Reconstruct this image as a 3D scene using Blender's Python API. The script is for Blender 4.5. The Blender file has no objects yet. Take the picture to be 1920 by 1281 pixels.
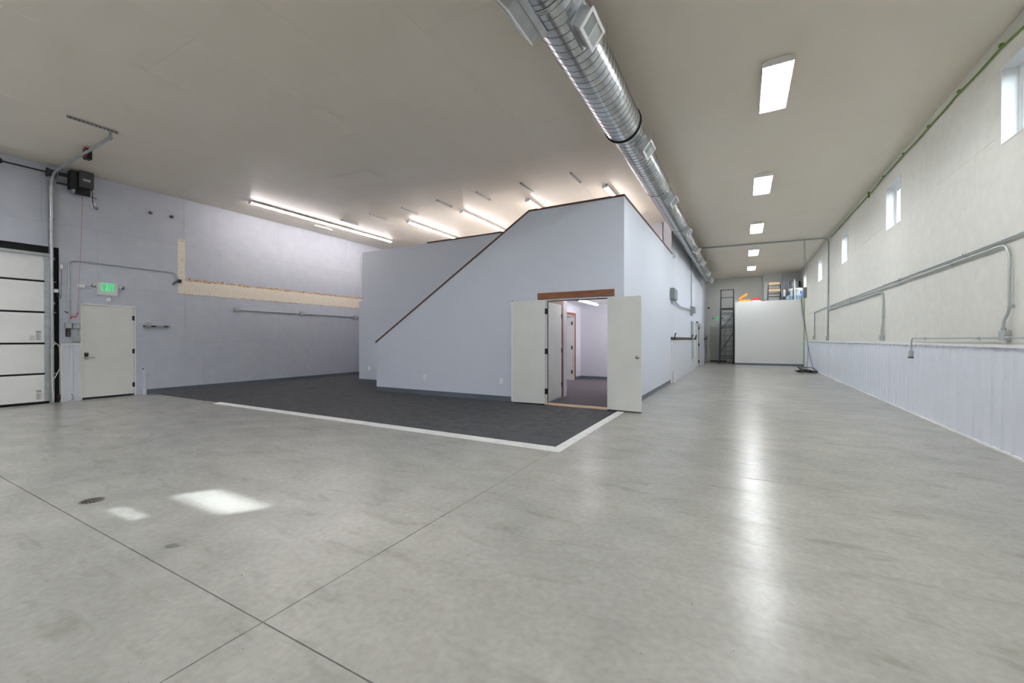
import bpy, bmesh, math, random
from mathutils import Vector, Matrix
random.seed(7)
S = bpy.context.scene
COL = S.collection
PI = math.pi
# ------------------------------------------------------------------ camera
cd = bpy.data.cameras.new('camera'); cam = bpy.data.objects.new('camera', cd); COL.objects.link(cam)
cd.sensor_width = 36.0; cd.lens = 36.0 * 783.3 / 1920.0; cd.clip_start = 0.05; cd.clip_end = 300
cam.location = (0, 0, 1.29)
cam.rotation_euler = (math.radians(90 - 0.28), 0, math.radians(28.844))
S.camera = cam
# ------------------------------------------------------------------ world, sun, exposure
SUN_EL = math.radians(35); SUN_H = Vector((0.56, 0.83, 0)).normalized()
SUN_D = Vector((SUN_H.x * math.cos(SUN_EL), SUN_H.y * math.cos(SUN_EL), -math.sin(SUN_EL)))
w = bpy.data.worlds.new('world'); S.world = w; w.use_nodes = True
nt = w.node_tree; nt.nodes.clear()
wo = nt.nodes.new('ShaderNodeOutputWorld'); bg = nt.nodes.new('ShaderNodeBackground'); sk = nt.nodes.new('ShaderNodeTexSky')
sk.sky_type = 'NISHITA'; sk.sun_disc = False; sk.sun_elevation = SUN_EL
sk.sun_rotation = math.atan2(-SUN_H.x, -SUN_H.y); sk.dust_density = 2.0; sk.air_density = 1.0
hs = nt.nodes.new('ShaderNodeHueSaturation'); hs.inputs['Saturation'].default_value = 0.4; nt.links.new(sk.outputs[0], hs.inputs['Color']); nt.links.new(hs.outputs[0], bg.inputs[0]); nt.links.new(bg.outputs[0], wo.inputs[0])
bg.inputs[1].default_value = 1.1
sl = bpy.data.lights.new('sun', 'SUN'); sun = bpy.data.objects.new('sun', sl); COL.objects.link(sun)
sl.energy = 5.0; sl.angle = math.radians(0.8); sl.color = (1, 0.98, 0.97)
sun.rotation_euler = SUN_D.to_track_quat('-Z', 'Y').to_euler(); sun.location = (-20, -30, 20)
HIGHBAY = 15.0; STRIP = 21.0; ROOM_STRIP = 5.0
S.view_settings.view_transform = 'Standard'; S.view_settings.look = 'None'
S.view_settings.exposure = 1.78; S.view_settings.gamma = 1.0; S.view_settings.use_curve_mapping = False
S.cycles.max_bounces = 10; S.cycles.diffuse_bounces = 6; S.cycles.glossy_bounces = 4; S.cycles.transparent_max_bounces = 12
S.cycles.sample_clamp_indirect = 6.0; S.cycles.caustics_reflective = False; S.cycles.caustics_refractive = False
# ------------------------------------------------------------------ constants of the place (metres)
XR, XL, ZC = 2.62, -12.3, 4.82
YN, YE = -2.6, 27.0            # near wall behind the camera, end wall
XS = -1.85                     # office side / corridor left wall face
YF = 7.51                      # office front wall face
YP = 13.35                     # partition behind the office
# ------------------------------------------------------------------ materials
def lin(c):
    c = c / 255.0
    return c / 12.92 if c <= 0.04045 else ((c + 0.055) / 1.055) ** 2.4
def rgb(c): return (lin(c[0]), lin(c[1]), lin(c[2]), 1)
MATS = {}
def mat(name, col, rough=0.6, metal=0.0, spec=0.5, mottle=None, bump=None, rvar=None, stretch=(1, 1, 1)):
    """mottle=(scale, other colour, contrast lo, hi); bump=(scale, strength); rvar=(scale, amount)"""
    if name in MATS: return MATS[name]
    m = bpy.data.materials.new(name); m.use_nodes = True; t = m.node_tree
    b = t.nodes['Principled BSDF']
    b.inputs['Base Color'].default_value = rgb(col); b.inputs['Roughness'].default_value = rough
    b.inputs['Metallic'].default_value = metal; b.inputs['Specular IOR Level'].default_value = spec
    if mottle or bump or rvar:
        tc = t.nodes.new('ShaderNodeTexCoord'); mp = t.nodes.new('ShaderNodeMapping')
        mp.inputs['Scale'].default_value = stretch
        geo = t.nodes.new('ShaderNodeNewGeometry')
        t.links.new(geo.outputs['Position'], mp.inputs[0])
        def noise(s, d=4.0):
            n = t.nodes.new('ShaderNodeTexNoise'); n.inputs['Scale'].default_value = s; n.inputs['Detail'].default_value = d
            t.links.new(mp.outputs[0], n.inputs['Vector']); return n
        if mottle:
            n = noise(mottle[0]); r = t.nodes.new('ShaderNodeValToRGB')
            r.color_ramp.elements[0].position = mottle[2]; r.color_ramp.elements[1].position = mottle[3]
            r.color_ramp.elements[0].color = rgb(col); r.color_ramp.elements[1].color = rgb(mottle[1])
            t.links.new(n.outputs['Fac'], r.inputs[0]); t.links.new(r.outputs[0], b.inputs['Base Color'])
        if bump:
            n = noise(bump[0], 5.0); bp = t.nodes.new('ShaderNodeBump')
            bp.inputs['Strength'].default_value = bump[1]; bp.inputs['Distance'].default_value = 0.01
            t.links.new(n.outputs['Fac'], bp.inputs['Height']); t.links.new(bp.outputs[0], b.inputs['Normal'])
        if rvar:
            n = noise(rvar[0]); mr = t.nodes.new('ShaderNodeMapRange')
            mr.inputs['To Min'].default_value = rough - rvar[1]; mr.inputs['To Max'].default_value = rough + rvar[1]
            t.links.new(n.outputs['Fac'], mr.inputs[0]); t.links.new(mr.outputs[0], b.inputs['Roughness'])
    MATS[name] = m; return m
def emit(name, col, strength, base=(245, 245, 245)):
    if name in MATS: return MATS[name]
    m = bpy.data.materials.new(name); m.use_nodes = True; b = m.node_tree.nodes['Principled BSDF']
    b.inputs['Base Color'].default_value = rgb(base); b.inputs['Emission Color'].default_value = rgb(col)
    b.inputs['Emission Strength'].default_value = strength; b.inputs['Roughness'].default_value = 0.4
    MATS[name] = m; return m
def glass(name, tint=(235, 242, 245)):
    m = bpy.data.materials.new(name); m.use_nodes = True; t = m.node_tree; t.nodes.clear()
    o = t.nodes.new('ShaderNodeOutputMaterial'); mx = t.nodes.new('ShaderNodeMixShader'); tr = t.nodes.new('ShaderNodeBsdfTransparent')
    gl = t.nodes.new('ShaderNodeBsdfGlossy'); lw = t.nodes.new('ShaderNodeLayerWeight'); lw.inputs[0].default_value = 0.5
    pw = t.nodes.new('ShaderNodeMath'); pw.operation = 'POWER'; pw.inputs[1].default_value = 5.0; t.links.new(lw.outputs['Facing'], pw.inputs[0])
    fr = t.nodes.new('ShaderNodeMath'); fr.operation = 'MULTIPLY_ADD'; fr.inputs[1].default_value = 0.9; fr.inputs[2].default_value = 0.04; t.links.new(pw.outputs[0], fr.inputs[0])
    tr.inputs[0].default_value = rgb(tint); gl.inputs['Roughness'].default_value = 0.02
    t.links.new(fr.outputs[0], mx.inputs[0]); t.links.new(tr.outputs[0], mx.inputs[1]); t.links.new(gl.outputs[0], mx.inputs[2])
    t.links.new(mx.outputs[0], o.inputs[0]); MATS[name] = m; return m
def concrete():
    m = bpy.data.materials.new('polished_concrete'); m.use_nodes = True; t = m.node_tree; b = t.nodes['Principled BSDF']
    geo = t.nodes.new('ShaderNodeNewGeometry')
    def noise(s, det, stretch=(1, 1, 1), rot=0, dist=0.0):
        mp = t.nodes.new('ShaderNodeMapping'); mp.inputs['Scale'].default_value = stretch; mp.inputs['Rotation'].default_value = (0, 0, rot); mp.inputs['Location'].default_value = (3.37, 7.21, 0.53)
        t.links.new(geo.outputs['Position'], mp.inputs[0])
        n = t.nodes.new('ShaderNodeTexNoise'); n.inputs['Scale'].default_value = s; n.inputs['Detail'].default_value = det
        n.inputs['Distortion'].default_value = dist
        t.links.new(mp.outputs[0], n.inputs['Vector']); return n.outputs['Fac']
    def ramp(src, p0, p1, c0, c1):
        r = t.nodes.new('ShaderNodeMapRange'); r.clamp = True; r.inputs['From Min'].default_value = p0; r.inputs['From Max'].default_value = p1
        t.links.new(src, r.inputs[0])
        x = t.nodes.new('ShaderNodeMix'); x.data_type = 'RGBA'; x.inputs[6].default_value = rgb(c0); x.inputs[7].default_value = rgb(c1)
        t.links.new(r.outputs[0], x.inputs[0]); return x.outputs[2]
    def mix(kind, f, a, bb):
        x = t.nodes.new('ShaderNodeMix'); x.data_type = 'RGBA'; x.blend_type = kind
        if isinstance(f, float): x.inputs[0].default_value = f
        else: t.links.new(f, x.inputs[0])
        t.links.new(a, x.inputs[6]); t.links.new(bb, x.inputs[7]); return x.outputs[2]
    big = ramp(noise(0.5, 4, dist=0.4), 0.3, 0.72, (163, 161, 155), (176, 173, 165))
    med = ramp(noise(2.2, 8, stretch=(1, 1.5, 1), rot=0.5, dist=0.25), 0.30, 0.70, (236, 236, 236), (255, 255, 255))
    fine = ramp(noise(26, 6), 0.3, 0.7, (238, 238, 237), (255, 255, 255))
    c = mix('MULTIPLY', 1.0, big, med); c = mix('MULTIPLY', 1.0, c, fine)
    streak = ramp(noise(3.6, 9, stretch=(0.6, 2.2, 1), rot=-0.5, dist=0.5), 0.58, 0.78, (255, 255, 255), (226, 226, 223))
    c = mix('MULTIPLY', 1.0, c, streak)
    speck = ramp(noise(46, 2), 0.775, 0.80, (255, 255, 255), (128, 126, 120))
    c = mix('MULTIPLY', 1.0, c, speck)
    t.links.new(c, b.inputs['Base Color'])
    mr = t.nodes.new('ShaderNodeMapRange'); mr.inputs['To Min'].default_value = 0.225; mr.inputs['To Max'].default_value = 0.27
    t.links.new(noise(1.8, 6, dist=0.3), mr.inputs[0]); t.links.new(mr.outputs[0], b.inputs['Roughness'])
    bp = t.nodes.new('ShaderNodeBump'); bp.inputs['Strength'].default_value = 0.045; bp.inputs['Distance'].default_value = 0.01
    t.links.new(noise(9, 6), bp.inputs['Height']); t.links.new(bp.outputs[0], b.inputs['Normal'])
    b.inputs['Specular IOR Level'].default_value = 0.32
    MATS['concrete'] = m; return m
def osb_bare():
    return mat('bare_osb', (241, 233, 218), 0.8, mottle=(30, (226, 212, 190), 0.45, 0.75), bump=(40, 0.3))
concrete()
M_joint = mat('joint_filler', (120, 117, 110), 0.9, mottle=(3, (165, 162, 155), 0.4, 0.65))
M_wallL = mat('lavender_osb_paint', (193, 197, 208), 0.6, mottle=(5, (200, 203, 212), 0.35, 0.7), bump=(38, 0.09))
M_wallR = mat('cream_osb_paint', (214, 213, 203), 0.6, mottle=(7, (221, 220, 211), 0.35, 0.7), bump=(42, 0.14))
M_ceil = mat('ceiling_paint', (234, 224, 207), 0.42, mottle=(0.8, (237, 228, 213), 0.35, 0.7), bump=(3.0, 0.05))
M_office = mat('lavender_wall_paint', (216, 221, 232), 0.6, bump=(70, 0.03))
M_roomin = mat('interior_wall_paint', (214, 214, 223), 0.6, bump=(70, 0.03))
M_endwall = mat('end_wall_paint', (224, 224, 219), 0.6, bump=(60, 0.04))
M_boxwall = mat('white_storage_paint', (222, 223, 220), 0.6, bump=(60, 0.04))
M_carpet = mat('charcoal_carpet', (82, 82, 85), 0.95, spec=0.15, mottle=(6, (96, 96, 99), 0.35, 0.7), bump=(260, 0.5))
M_base = mat('slate_vinyl_base', (98, 106, 116), 0.45)
M_wood = mat('stained_wood', (118, 66, 34), 0.5, mottle=(14, (150, 92, 50), 0.35, 0.7), stretch=(0.3, 3, 3))
M_woodd = mat('dark_stained_cap', (84, 50, 32), 0.55, mottle=(10, (106, 66, 42), 0.35, 0.7))
M_pine = mat('raw_pine', (206, 172, 134), 0.6, mottle=(12, (220, 190, 154), 0.35, 0.7), stretch=(0.3, 3, 3))
M_doorp = mat('pale_grey_door_paint', (222, 222, 216), 0.5, mottle=(3, (227, 227, 221), 0.35, 0.7))
M_white = mat('white_paint', (232, 232, 230), 0.45)
M_whitem = mat('white_steel_panel', (222, 226, 233), 0.42)
M_garage = mat('white_garage_panel', (240, 240, 236), 0.45, mottle=(4, (235, 235, 231), 0.35, 0.7))
M_black = mat('black_plastic', (24, 24, 26), 0.5)
M_rubber = mat('black_rubber', (14, 14, 15), 0.8)
M_galv = mat('galvanised_steel', (196, 198, 198), 0.38, metal=0.9, mottle=(7, (176, 180, 182), 0.35, 0.65), rvar=(5, 0.08))
M_duct = mat('spiral_duct_steel', (214, 216, 216), 0.24, metal=1.0, mottle=(6, (184, 189, 192), 0.3, 0.7), rvar=(4, 0.03), stretch=(1, 2.5, 1))
M_seam = mat('duct_seam_shadow_steel', (120, 122, 122), 0.45, metal=0.8)  # darker than the duct: the seam's shadow line is put into the colour
M_conduit = mat('conduit_steel', (186, 193, 191), 0.36, metal=0.5)
M_dsteel = mat('dark_grey_steel', (74, 77, 80), 0.45, metal=0.5)
M_opener = mat('charcoal_housing', (62, 62, 64), 0.5)
M_chrome = mat('brushed_nickel', (196, 192, 186), 0.22, metal=1.0)
M_hinge = mat('black_hinge', (34, 32, 31), 0.45, metal=0.3)
M_red = mat('red_plastic', (190, 32, 34), 0.5)
M_green = mat('green_cable', (112, 150, 44), 0.5)
M_exit = emit('exit_green', (40, 225, 130), 0.22, (40, 200, 110))
M_orange = mat('orange_plastic', (232, 148, 40), 0.45)
M_blue = mat('blue_print', (44, 84, 160), 0.5)
M_lblue = mat('pale_blue_plastic', (150, 184, 206), 0.4)
M_greyp = mat('grey_enamel', (138, 146, 146), 0.5)
M_glass = glass('window_glass')
M_tube = emit('highbay_tube', (247, 250, 255), HIGHBAY)
M_strip = emit('strip_tube', (255, 247, 246), STRIP)
M_room = emit('room_strip_tube', (255, 250, 249), ROOM_STRIP)
M_cable = mat('black_cable', (26, 26, 26), 0.6)
M_gcable = mat('grey_cable', (110, 110, 112), 0.6)
M_torn = mat('torn_osb', (178, 130, 84), 0.9, mottle=(25, (226, 210, 184), 0.4, 0.6), bump=(60, 0.8))
M_frost = mat('frosted_panel', (160, 172, 178), 0.3)
M_gdoor = mat('grey_door_paint', (170, 172, 180), 0.5)
# ------------------------------------------------------------------ mesh building
WORLD = {}
class MB:
    def __init__(s): s.v = []; s.f = []; s.sm = []
    def add(s, vs, fs, smooth=False):
        o = len(s.v); s.v += [tuple(v) for v in vs]
        for f in fs: s.f.append(tuple(i + o for i in f)); s.sm.append(smooth)
        return s
    def box(s, x0, x1, y0, y1, z0, z1):
        vs = [(x, y, z) for z in (z0, z1) for y in (y0, y1) for x in (x0, x1)]
        return s.add(vs, [(0, 2, 3, 1), (4, 5, 7, 6), (0, 1, 5, 4), (2, 6, 7, 3), (0, 4, 6, 2), (1, 3, 7, 5)])
    def obox(s, c, ax, ay, az, hx, hy, hz):
        c, ax, ay, az = Vector(c), Vector(ax), Vector(ay), Vector(az)
        vs = [c + ax * hx * i + ay * hy * j + az * hz * k for k in (-1, 1) for j in (-1, 1) for i in (-1, 1)]
        return s.add(vs, [(0, 2, 3, 1), (4, 5, 7, 6), (0, 1, 5, 4), (2, 6, 7, 3), (0, 4, 6, 2), (1, 3, 7, 5)])
    def bbox(s, x0, x1, y0, y1, z0, z1, b=0.004):
        """box with chamfered edges"""
        bm = bmesh.new(); t = MB().box(x0, x1, y0, y1, z0, z1)
        bv = [bm.verts.new(v) for v in t.v]
        for f in t.f: bm.faces.new([bv[i] for i in f])
        bmesh.ops.bevel(bm, geom=list(bm.edges), offset=b, segments=1, affect='EDGES', profile=0.5)
        bm.verts.index_update()
        s.add([v.co for v in bm.verts], [[v.index for v in f.verts] for f in bm.faces]); bm.free(); return s
    def prism(s, poly, axis, a, b):
        """poly: 2-d points; axis 'x' (poly = y,z), 'y' (poly = x,z), 'z' (poly = x,y); extruded a..b"""
        n = len(poly)
        def P(p, q): return (q, p[0], p[1]) if axis == 'x' else ((p[0], q, p[1]) if axis == 'y' else (p[0], p[1], q))
        vs = [P(p, a) for p in poly] + [P(p, b) for p in poly]
        fs = [tuple(range(n)), tuple(range(2 * n - 1, n - 1, -1))] + [(i, i + n, (i + 1) % n + n, (i + 1) % n) for i in range(n)]
        return s.add(vs, fs)
    def cyl(s, p0, p1, r0, r1=None, n=16, caps=True):
        p0, p1 = Vector(p0), Vector(p1); r1 = r0 if r1 is None else r1
        d = (p1 - p0).normalized(); a = d.orthogonal().normalized(); b = d.cross(a)
        vs = [p0 + (a * math.cos(t) + b * math.sin(t)) * r0 for t in [2 * PI * i / n for i in range(n)]]
        vs += [p1 + (a * math.cos(t) + b * math.sin(t)) * r1 for t in [2 * PI * i / n for i in range(n)]]
        s.add(vs, [(i, (i + 1) % n, (i + 1) % n + n, i + n) for i in range(n)], True)
        if caps: s.add(vs[:n], [tuple(range(n - 1, -1, -1))]); s.add(vs[n:], [tuple(range(n))])
        return s
    def lathe(s, c, axis, prof, n=20):
        """prof: (radius, height along axis)"""
        c, d = Vector(c), Vector(axis).normalized(); a = d.orthogonal().normalized(); b = d.cross(a); vs = []
        for r, h in prof: vs += [c + d * h + (a * math.cos(2 * PI * i / n) + b * math.sin(2 * PI * i / n)) * max(r, 1e-4) for i in range(n)]
        fs = [(k * n + i, k * n + (i + 1) % n, (k + 1) * n + (i + 1) % n, (k + 1) * n + i) for k in range(len(prof) - 1) for i in range(n)]
        return s.add(vs, fs, True)
    def tube(s, pts, r, n=8, fil=0.06, closed=False):
        pts = [Vector(p) for p in pts]
        if fil and not closed:
            out = [pts[0]]
            for i in range(1, len(pts) - 1):
                p, a, b = pts[i], pts[i - 1], pts[i + 1]
                la, lb = (a - p).length, (b - p).length; d = min(fil, la * 0.48, lb * 0.48)
                A = p + (a - p) / la * d; B = p + (b - p) / lb * d
                for k in range(7): t = k / 6; out.append(A * (1 - t) ** 2 + p * 2 * t * (1 - t) + B * t * t)
            out.append(pts[-1]); pts = out
        q = [pts[0]]
        for p in pts[1:]:
            if (p - q[-1]).length > 1e-5: q.append(p)
        pts = q; m = len(pts); a = None; vs = []
        for i, p in enumerate(pts):
            d = (pts[min(i + 1, m - 1)] - pts[max(i - 1, 0)]).normalized()
            a = d.orthogonal().normalized() if a is None else (a - d * a.dot(d)).normalized()
            b = d.cross(a)
            vs += [p + (a * math.cos(2 * PI * k / n) + b * math.sin(2 * PI * k / n)) * r for k in range(n)]
        s.add(vs, [(i * n + k, i * n + (k + 1) % n, (i + 1) * n + (k + 1) % n, (i + 1) * n + k) for i in range(m - 1) for k in range(n)], True)
        s.add(vs[:n], [tuple(range(n - 1, -1, -1))]); s.add(vs[-n:], [tuple(range(n))])
        return s
    def build(s, name, m, parent=None, kind=None, label=None, origin=None):
        me = bpy.data.meshes.new(name)
        xs = [v[0] for v in s.v]; ys = [v[1] for v in s.v]; zs = [v[2] for v in s.v]
        o = Vector(((min(xs) + max(xs)) / 2, (min(ys) + max(ys)) / 2, min(zs))) if origin is None else Vector(origin)
        me.from_pydata([(v[0] - o.x, v[1] - o.y, v[2] - o.z) for v in s.v], [], s.f)
        me.polygons.foreach_set('use_smooth', s.sm)
        bm = bmesh.new(); bm.from_mesh(me); bmesh.ops.recalc_face_normals(bm, faces=bm.faces); bm.to_mesh(me); bm.free()
        me.materials.append(m); me.update()
        ob = bpy.data.objects.new(name, me); COL.objects.link(ob)
        WORLD[ob.name] = o
        if parent is not None: ob.parent = parent; ob.location = o - WORLD[parent.name]
        else: ob.location = o
        if kind: ob['kind'] = kind
        if label: ob['label'] = label
        return ob
def thing(name, label, cat, loc, group=None):
    o = bpy.data.objects.new(name, None); COL.objects.link(o); o.location = loc; o.empty_display_size = 0.1
    WORLD[o.name] = Vector(loc); o['label'] = label; o['category'] = cat
    if group: o['group'] = group
    return o
def struct(name, loc, label=None):
    o = bpy.data.objects.new(name, None); COL.objects.link(o); o.location = loc; o.empty_display_size = 0.1
    WORLD[o.name] = Vector(loc); o['kind'] = 'structure'
    if label: o['label'] = label
    return o
def tag(o, label, cat, group=None):
    o['label'] = label; o['category'] = cat
    if group: o['group'] = group
    return o
def dup(root, off, label=None):
    off = Vector(off)
    def cp(o, par):
        c = o.copy(); COL.objects.link(c); WORLD[c.name] = WORLD[o.name] + off
        if par is not None: c.parent = par; c.matrix_parent_inverse = o.matrix_parent_inverse.copy(); c.location = o.location.copy()
        for ch in [x for x in KIDS.get(o.name, [])]: cp(ch, c)
        return c
    KIDS = {}
    for x in bpy.data.objects:
        if x.parent: KIDS.setdefault(x.parent.name, []).append(x)
    r = cp(root, None); r.location = root.location + off
    if label: r['label'] = label
    return r
def box(*a): return MB().box(*a)
def sub(rects, h):
    out = []
    for (a0, a1, b0, b1) in rects:
        h0, h1, k0, k1 = h
        if h1 <= a0 or h0 >= a1 or k1 <= b0 or k0 >= b1: out.append((a0, a1, b0, b1)); continue
        if h0 > a0: out.append((a0, h0, b0, b1))
        if h1 < a1: out.append((h1, a1, b0, b1))
        m0, m1 = max(a0, h0), min(a1, h1)
        if k0 > b0: out.append((m0, m1, b0, k0))
        if k1 < b1: out.append((m0, m1, k1, b1))
    return out
def wallbox(x0, x1, y0, y1, z0, z1, holes=(), axis='x'):
    """slab wall; holes in (along, z) where along is y for axis x, x for axis y"""
    rs = [(y0, y1, z0, z1)] if axis == 'x' else [(x0, x1, z0, z1)]
    for h in holes: rs = sub(rs, h)
    m = MB()
    for (a0, a1, b0, b1) in rs:
        if axis == 'x': m.box(x0, x1, a0, a1, b0, b1)
        else: m.box(a0, a1, y0, y1, b0, b1)
    return m
# ------------------------------------------------------------------ SETTING: floor slabs
floor = box(XL - 0.3, XR + 0.3, YN - 0.2, YE + 0.2, -0.2, -0.012).build('floor', M_joint, kind='structure')
xj = [XL - 0.3, -8.65, -5.285, -1.912, XR + 0.3]; yj = [YN - 0.2, 1.115, 4.455, 8.70, 12.9, 17.1, 21.3, YE + 0.2]
g = 0.0032
for i in range(4):
    for j in range(7):
        box(xj[i] + (g if i else 0), xj[i + 1] - (g if i < 3 else 0), yj[j] + (g if j else 0), yj[j + 1] - (g if j < 6 else 0), -0.012, 0.0).build('slab', MATS['concrete'], floor)
# ------------------------------------------------------------------ ceiling with board panels
ceiling = box(XL - 0.3, XR + 0.3, YN - 0.2, YE + 0.2, ZC + 0.006, ZC + 0.25).build('ceiling', M_ceil, kind='structure')
box(-1.99 + 0.001, XR, YN, YE, ZC, ZC + 0.006).build('ceiling_panel', M_ceil, ceiling)
xs = [XL] + [-5.65 + 1.22 * k for k in range(-5, 4)]
for i in range(len(xs) - 1):
    ys = [YN]; y = 4.95 - 2.44 * 4 + (0 if i % 2 else 1.22)
    while y < YP:
        if y > YN + 0.1: ys.append(y)
        y += 2.44
    ys.append(YP)
    for j in range(len(ys) - 1):
        box(xs[i] + 0.0012, xs[i + 1] - 0.0012, ys[j] + 0.0012, ys[j + 1] - 0.0012, ZC, ZC + 0.006).build('ceiling_panel', M_ceil, ceiling)
# ------------------------------------------------------------------ panelled walls
def panels(parent, xf, inward, y0, y1, rows, holes, m, thick=0.006, gap=0.0015, length=2.44):
    for (z0, z1, off) in rows:
        e = [y0]; y = off - length * 20
        while y < y1 - 0.05:
            if y > y0 + 0.05: e.append(y)
            y += length
        e.append(y1)
        for a, b in zip(e[:-1], e[1:]):
            rs = [(a + gap, b - gap, z0 + gap, z1 - gap)]
            for h in holes: rs = sub(rs, h)
            if not rs: continue
            mb = MB(); d = random.uniform(0, 0.0012)
            for (p, q, r, s) in rs: mb.box(xf + d * inward * -1, xf - inward * thick, p, q, r, s)
            mb.build('wall_panel', m, parent)
GD = (-1.05, 3.035, -0.1, 3.17)          # overhead door opening (y0, y1, z0, z1)
ED = (3.345, 4.268, -0.1, 2.055)         # exit door opening incl frame
wl = wallbox(XL - 0.3, XL - 0.006, YN, YE, 0, ZC + 0.006, [GD, ED]).build('wall_left', mat('left_wall_core', (150, 150, 158), 0.8), kind='structure')
panels(wl, XL, 1, YN, YP, [(0, 1.22, 5.651), (1.22, 2.44, 5.235), (2.44, 3.66, 6.063), (3.66, ZC, 5.235)], [GD, ED], M_wallL)
WIN = [(6.975 - 0.915 + 4.4 * k, 6.975 + 4.4 * k) for k in (-2, -1, 0, 1, 2, 3, 4)]
WZ = (3.53, 4.415)
wr = wallbox(XR + 0.006, XR + 0.22, YN, YE, 0, ZC + 0.006, [(a, b, WZ[0], WZ[1]) for a, b in WIN]).build('wall_right', M_wallR, kind='structure')
panels(wr, XR, -1, YN, YE, [(1.22, 2.44, 8.6), (2.44, 3.66, 7.59), (3.66, ZC, 9.22)], [(a, b, WZ[0], WZ[1]) for a, b in WIN], M_wallR)
# near wall behind the camera, with an added two-pane window shaped to throw the sun patch
NW = [(-7.10, -6.22, 3.60, 3.94), (-6.95, -6.45, 3.30, 3.47)]
wallbox(XL - 0.3, XR + 0.22, YN - 0.15, YN, 0, ZC + 0.2, NW, 'y').build('wall_near', M_wallL, kind='structure')
nwn = struct('window_8', (-6.65, YN - 0.1, 3.25))
MB().box(-7.10, -6.22, YN - 0.11, YN - 0.1, 3.60, 3.94).build('pane', M_glass, nwn)
MB().box(-6.95, -6.45, YN - 0.11, YN - 0.1, 3.30, 3.47).build('pane', M_glass, nwn)
we = wallbox(XL - 0.3, XR + 0.22, YE, YE + 0.2, 0, ZC + 0.006, [], 'y').build('wall_end', M_endwall, kind='structure')
wallbox(XL - 0.0, XS, YP, YP + 0.12, 0, ZC, [], 'y').build('wall_partition', M_roomin, kind='structure')
# ------------------------------------------------------------------ right wall windows
def window(n, a, b):
    z0, z1 = WZ; w_ = struct('window_%d' % n, (XR + 0.1, (a + b) / 2, z0))
    t = 0.012; m = MB()                                                     # white reveal lining
    m.box(XR - 0.004, XR + 0.22, a, a + t, z0, z1).box(XR - 0.004, XR + 0.22, b - t, b, z0, z1)
    m.box(XR - 0.004, XR + 0.22, a + t, b - t, z0, z0 + t).box(XR - 0.004, XR + 0.22, a + t, b - t, z1 - t, z1)
    m.build('reveal', M_white, w_)
    f = MB(); fx0, fx1 = XR + 0.135, XR + 0.20; A, B, Z0, Z1 = a + t, b - t, z0 + t, z1 - t; fw = 0.04
    f.box(fx0, fx1, A, A + fw, Z0, Z1).box(fx0, fx1, B - fw, B, Z0, Z1).box(fx0, fx1, A + fw, B - fw, Z0, Z0 + fw).box(fx0, fx1, A + fw, B - fw, Z1 - fw, Z1)
    f.build('window_frame', M_white, w_)
    mid = (A + B) / 2
    for (p, q, x0, x1) in ((A + fw, mid + 0.02, fx0 + 0.035, fx0 + 0.055), (mid - 0.02, B - fw, fx0 + 0.01, fx0 + 0.03)):
        s_ = MB(); sw = 0.035; c, d = Z0 + fw, Z1 - fw
        s_.box(x0, x1, p, p + sw, c, d).box(x0, x1, q - sw, q, c, d).box(x0, x1, p + sw, q - sw, c, c + sw).box(x0, x1, p + sw, q - sw, d - sw, d)
        sa = s_.build('sash', M_white, w_)
        MB().box((x0 + x1) / 2 - 0.003, (x0 + x1) / 2 + 0.003, p + sw, q - sw, c + sw, d - sw).build('pane', M_glass, sa)
for k, (a, b) in enumerate(WIN): window(k + 1, a, b)
# ------------------------------------------------------------------ ribbed steel wainscot
def ribbed(parent, xf, sgn, y0, y1, z0, z1, pitch=0.2286, per=4):
    y = y0
    while y < y1 - 0.02:
        e = min(y + pitch * per, y1); pts = []
        k = 0
        while True:
            b = y + k * pitch
            if b >= e - 1e-4: break
            for dy, dx in ((0.0, 0.0), (0.10, 0.0), (0.115, 0.018), (0.15, 0.018), (0.165, 0.0)):
                if b + dy < e - 1e-4: pts.append((b + dy, dx))
            k += 1
        pts.append((e, 0.0)); m = MB(); n = len(pts)
        vs = [(xf + sgn * (dx + 0.004), yy, z0) for yy, dx in pts] + [(xf + sgn * (dx + 0.004), yy, z1) for yy, dx in pts]
        m.add(vs, [(i, i + 1, i + 1 + n, i + n) for i in range(n - 1)]); m.build('metal_panel', M_whitem, parent); y = e
YBX = 24.22
wn = struct('trim_1', (XR - 0.02, 10, 0))
ribbed(wn, XR, -1, YN, YBX, 0.012, 1.20)
box(XR - 0.034, XR, YN, YBX, 1.195, 1.235).build('cap_trim', M_white, wn)
box(XR - 0.032, XR, YN, YBX, 0.0, 0.022).build('base_trim', M_white, wn)
wn2 = struct('trim_2', (XL + 0.01, 3.19, 0))
ribbed(wn2, XL, 1, 3.075, 3.325, 0.0, 1.18, 0.125, 2)
m = box(XL, XL + 0.03, 3.045, 3.075, 0, 1.21); m.box(XL, XL + 0.03, 3.32, 3.343, 0, 1.21).box(XL, XL + 0.034, 3.075, 3.32, 1.175, 1.21); m.build('cap_trim', M_white, wn2)
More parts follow.
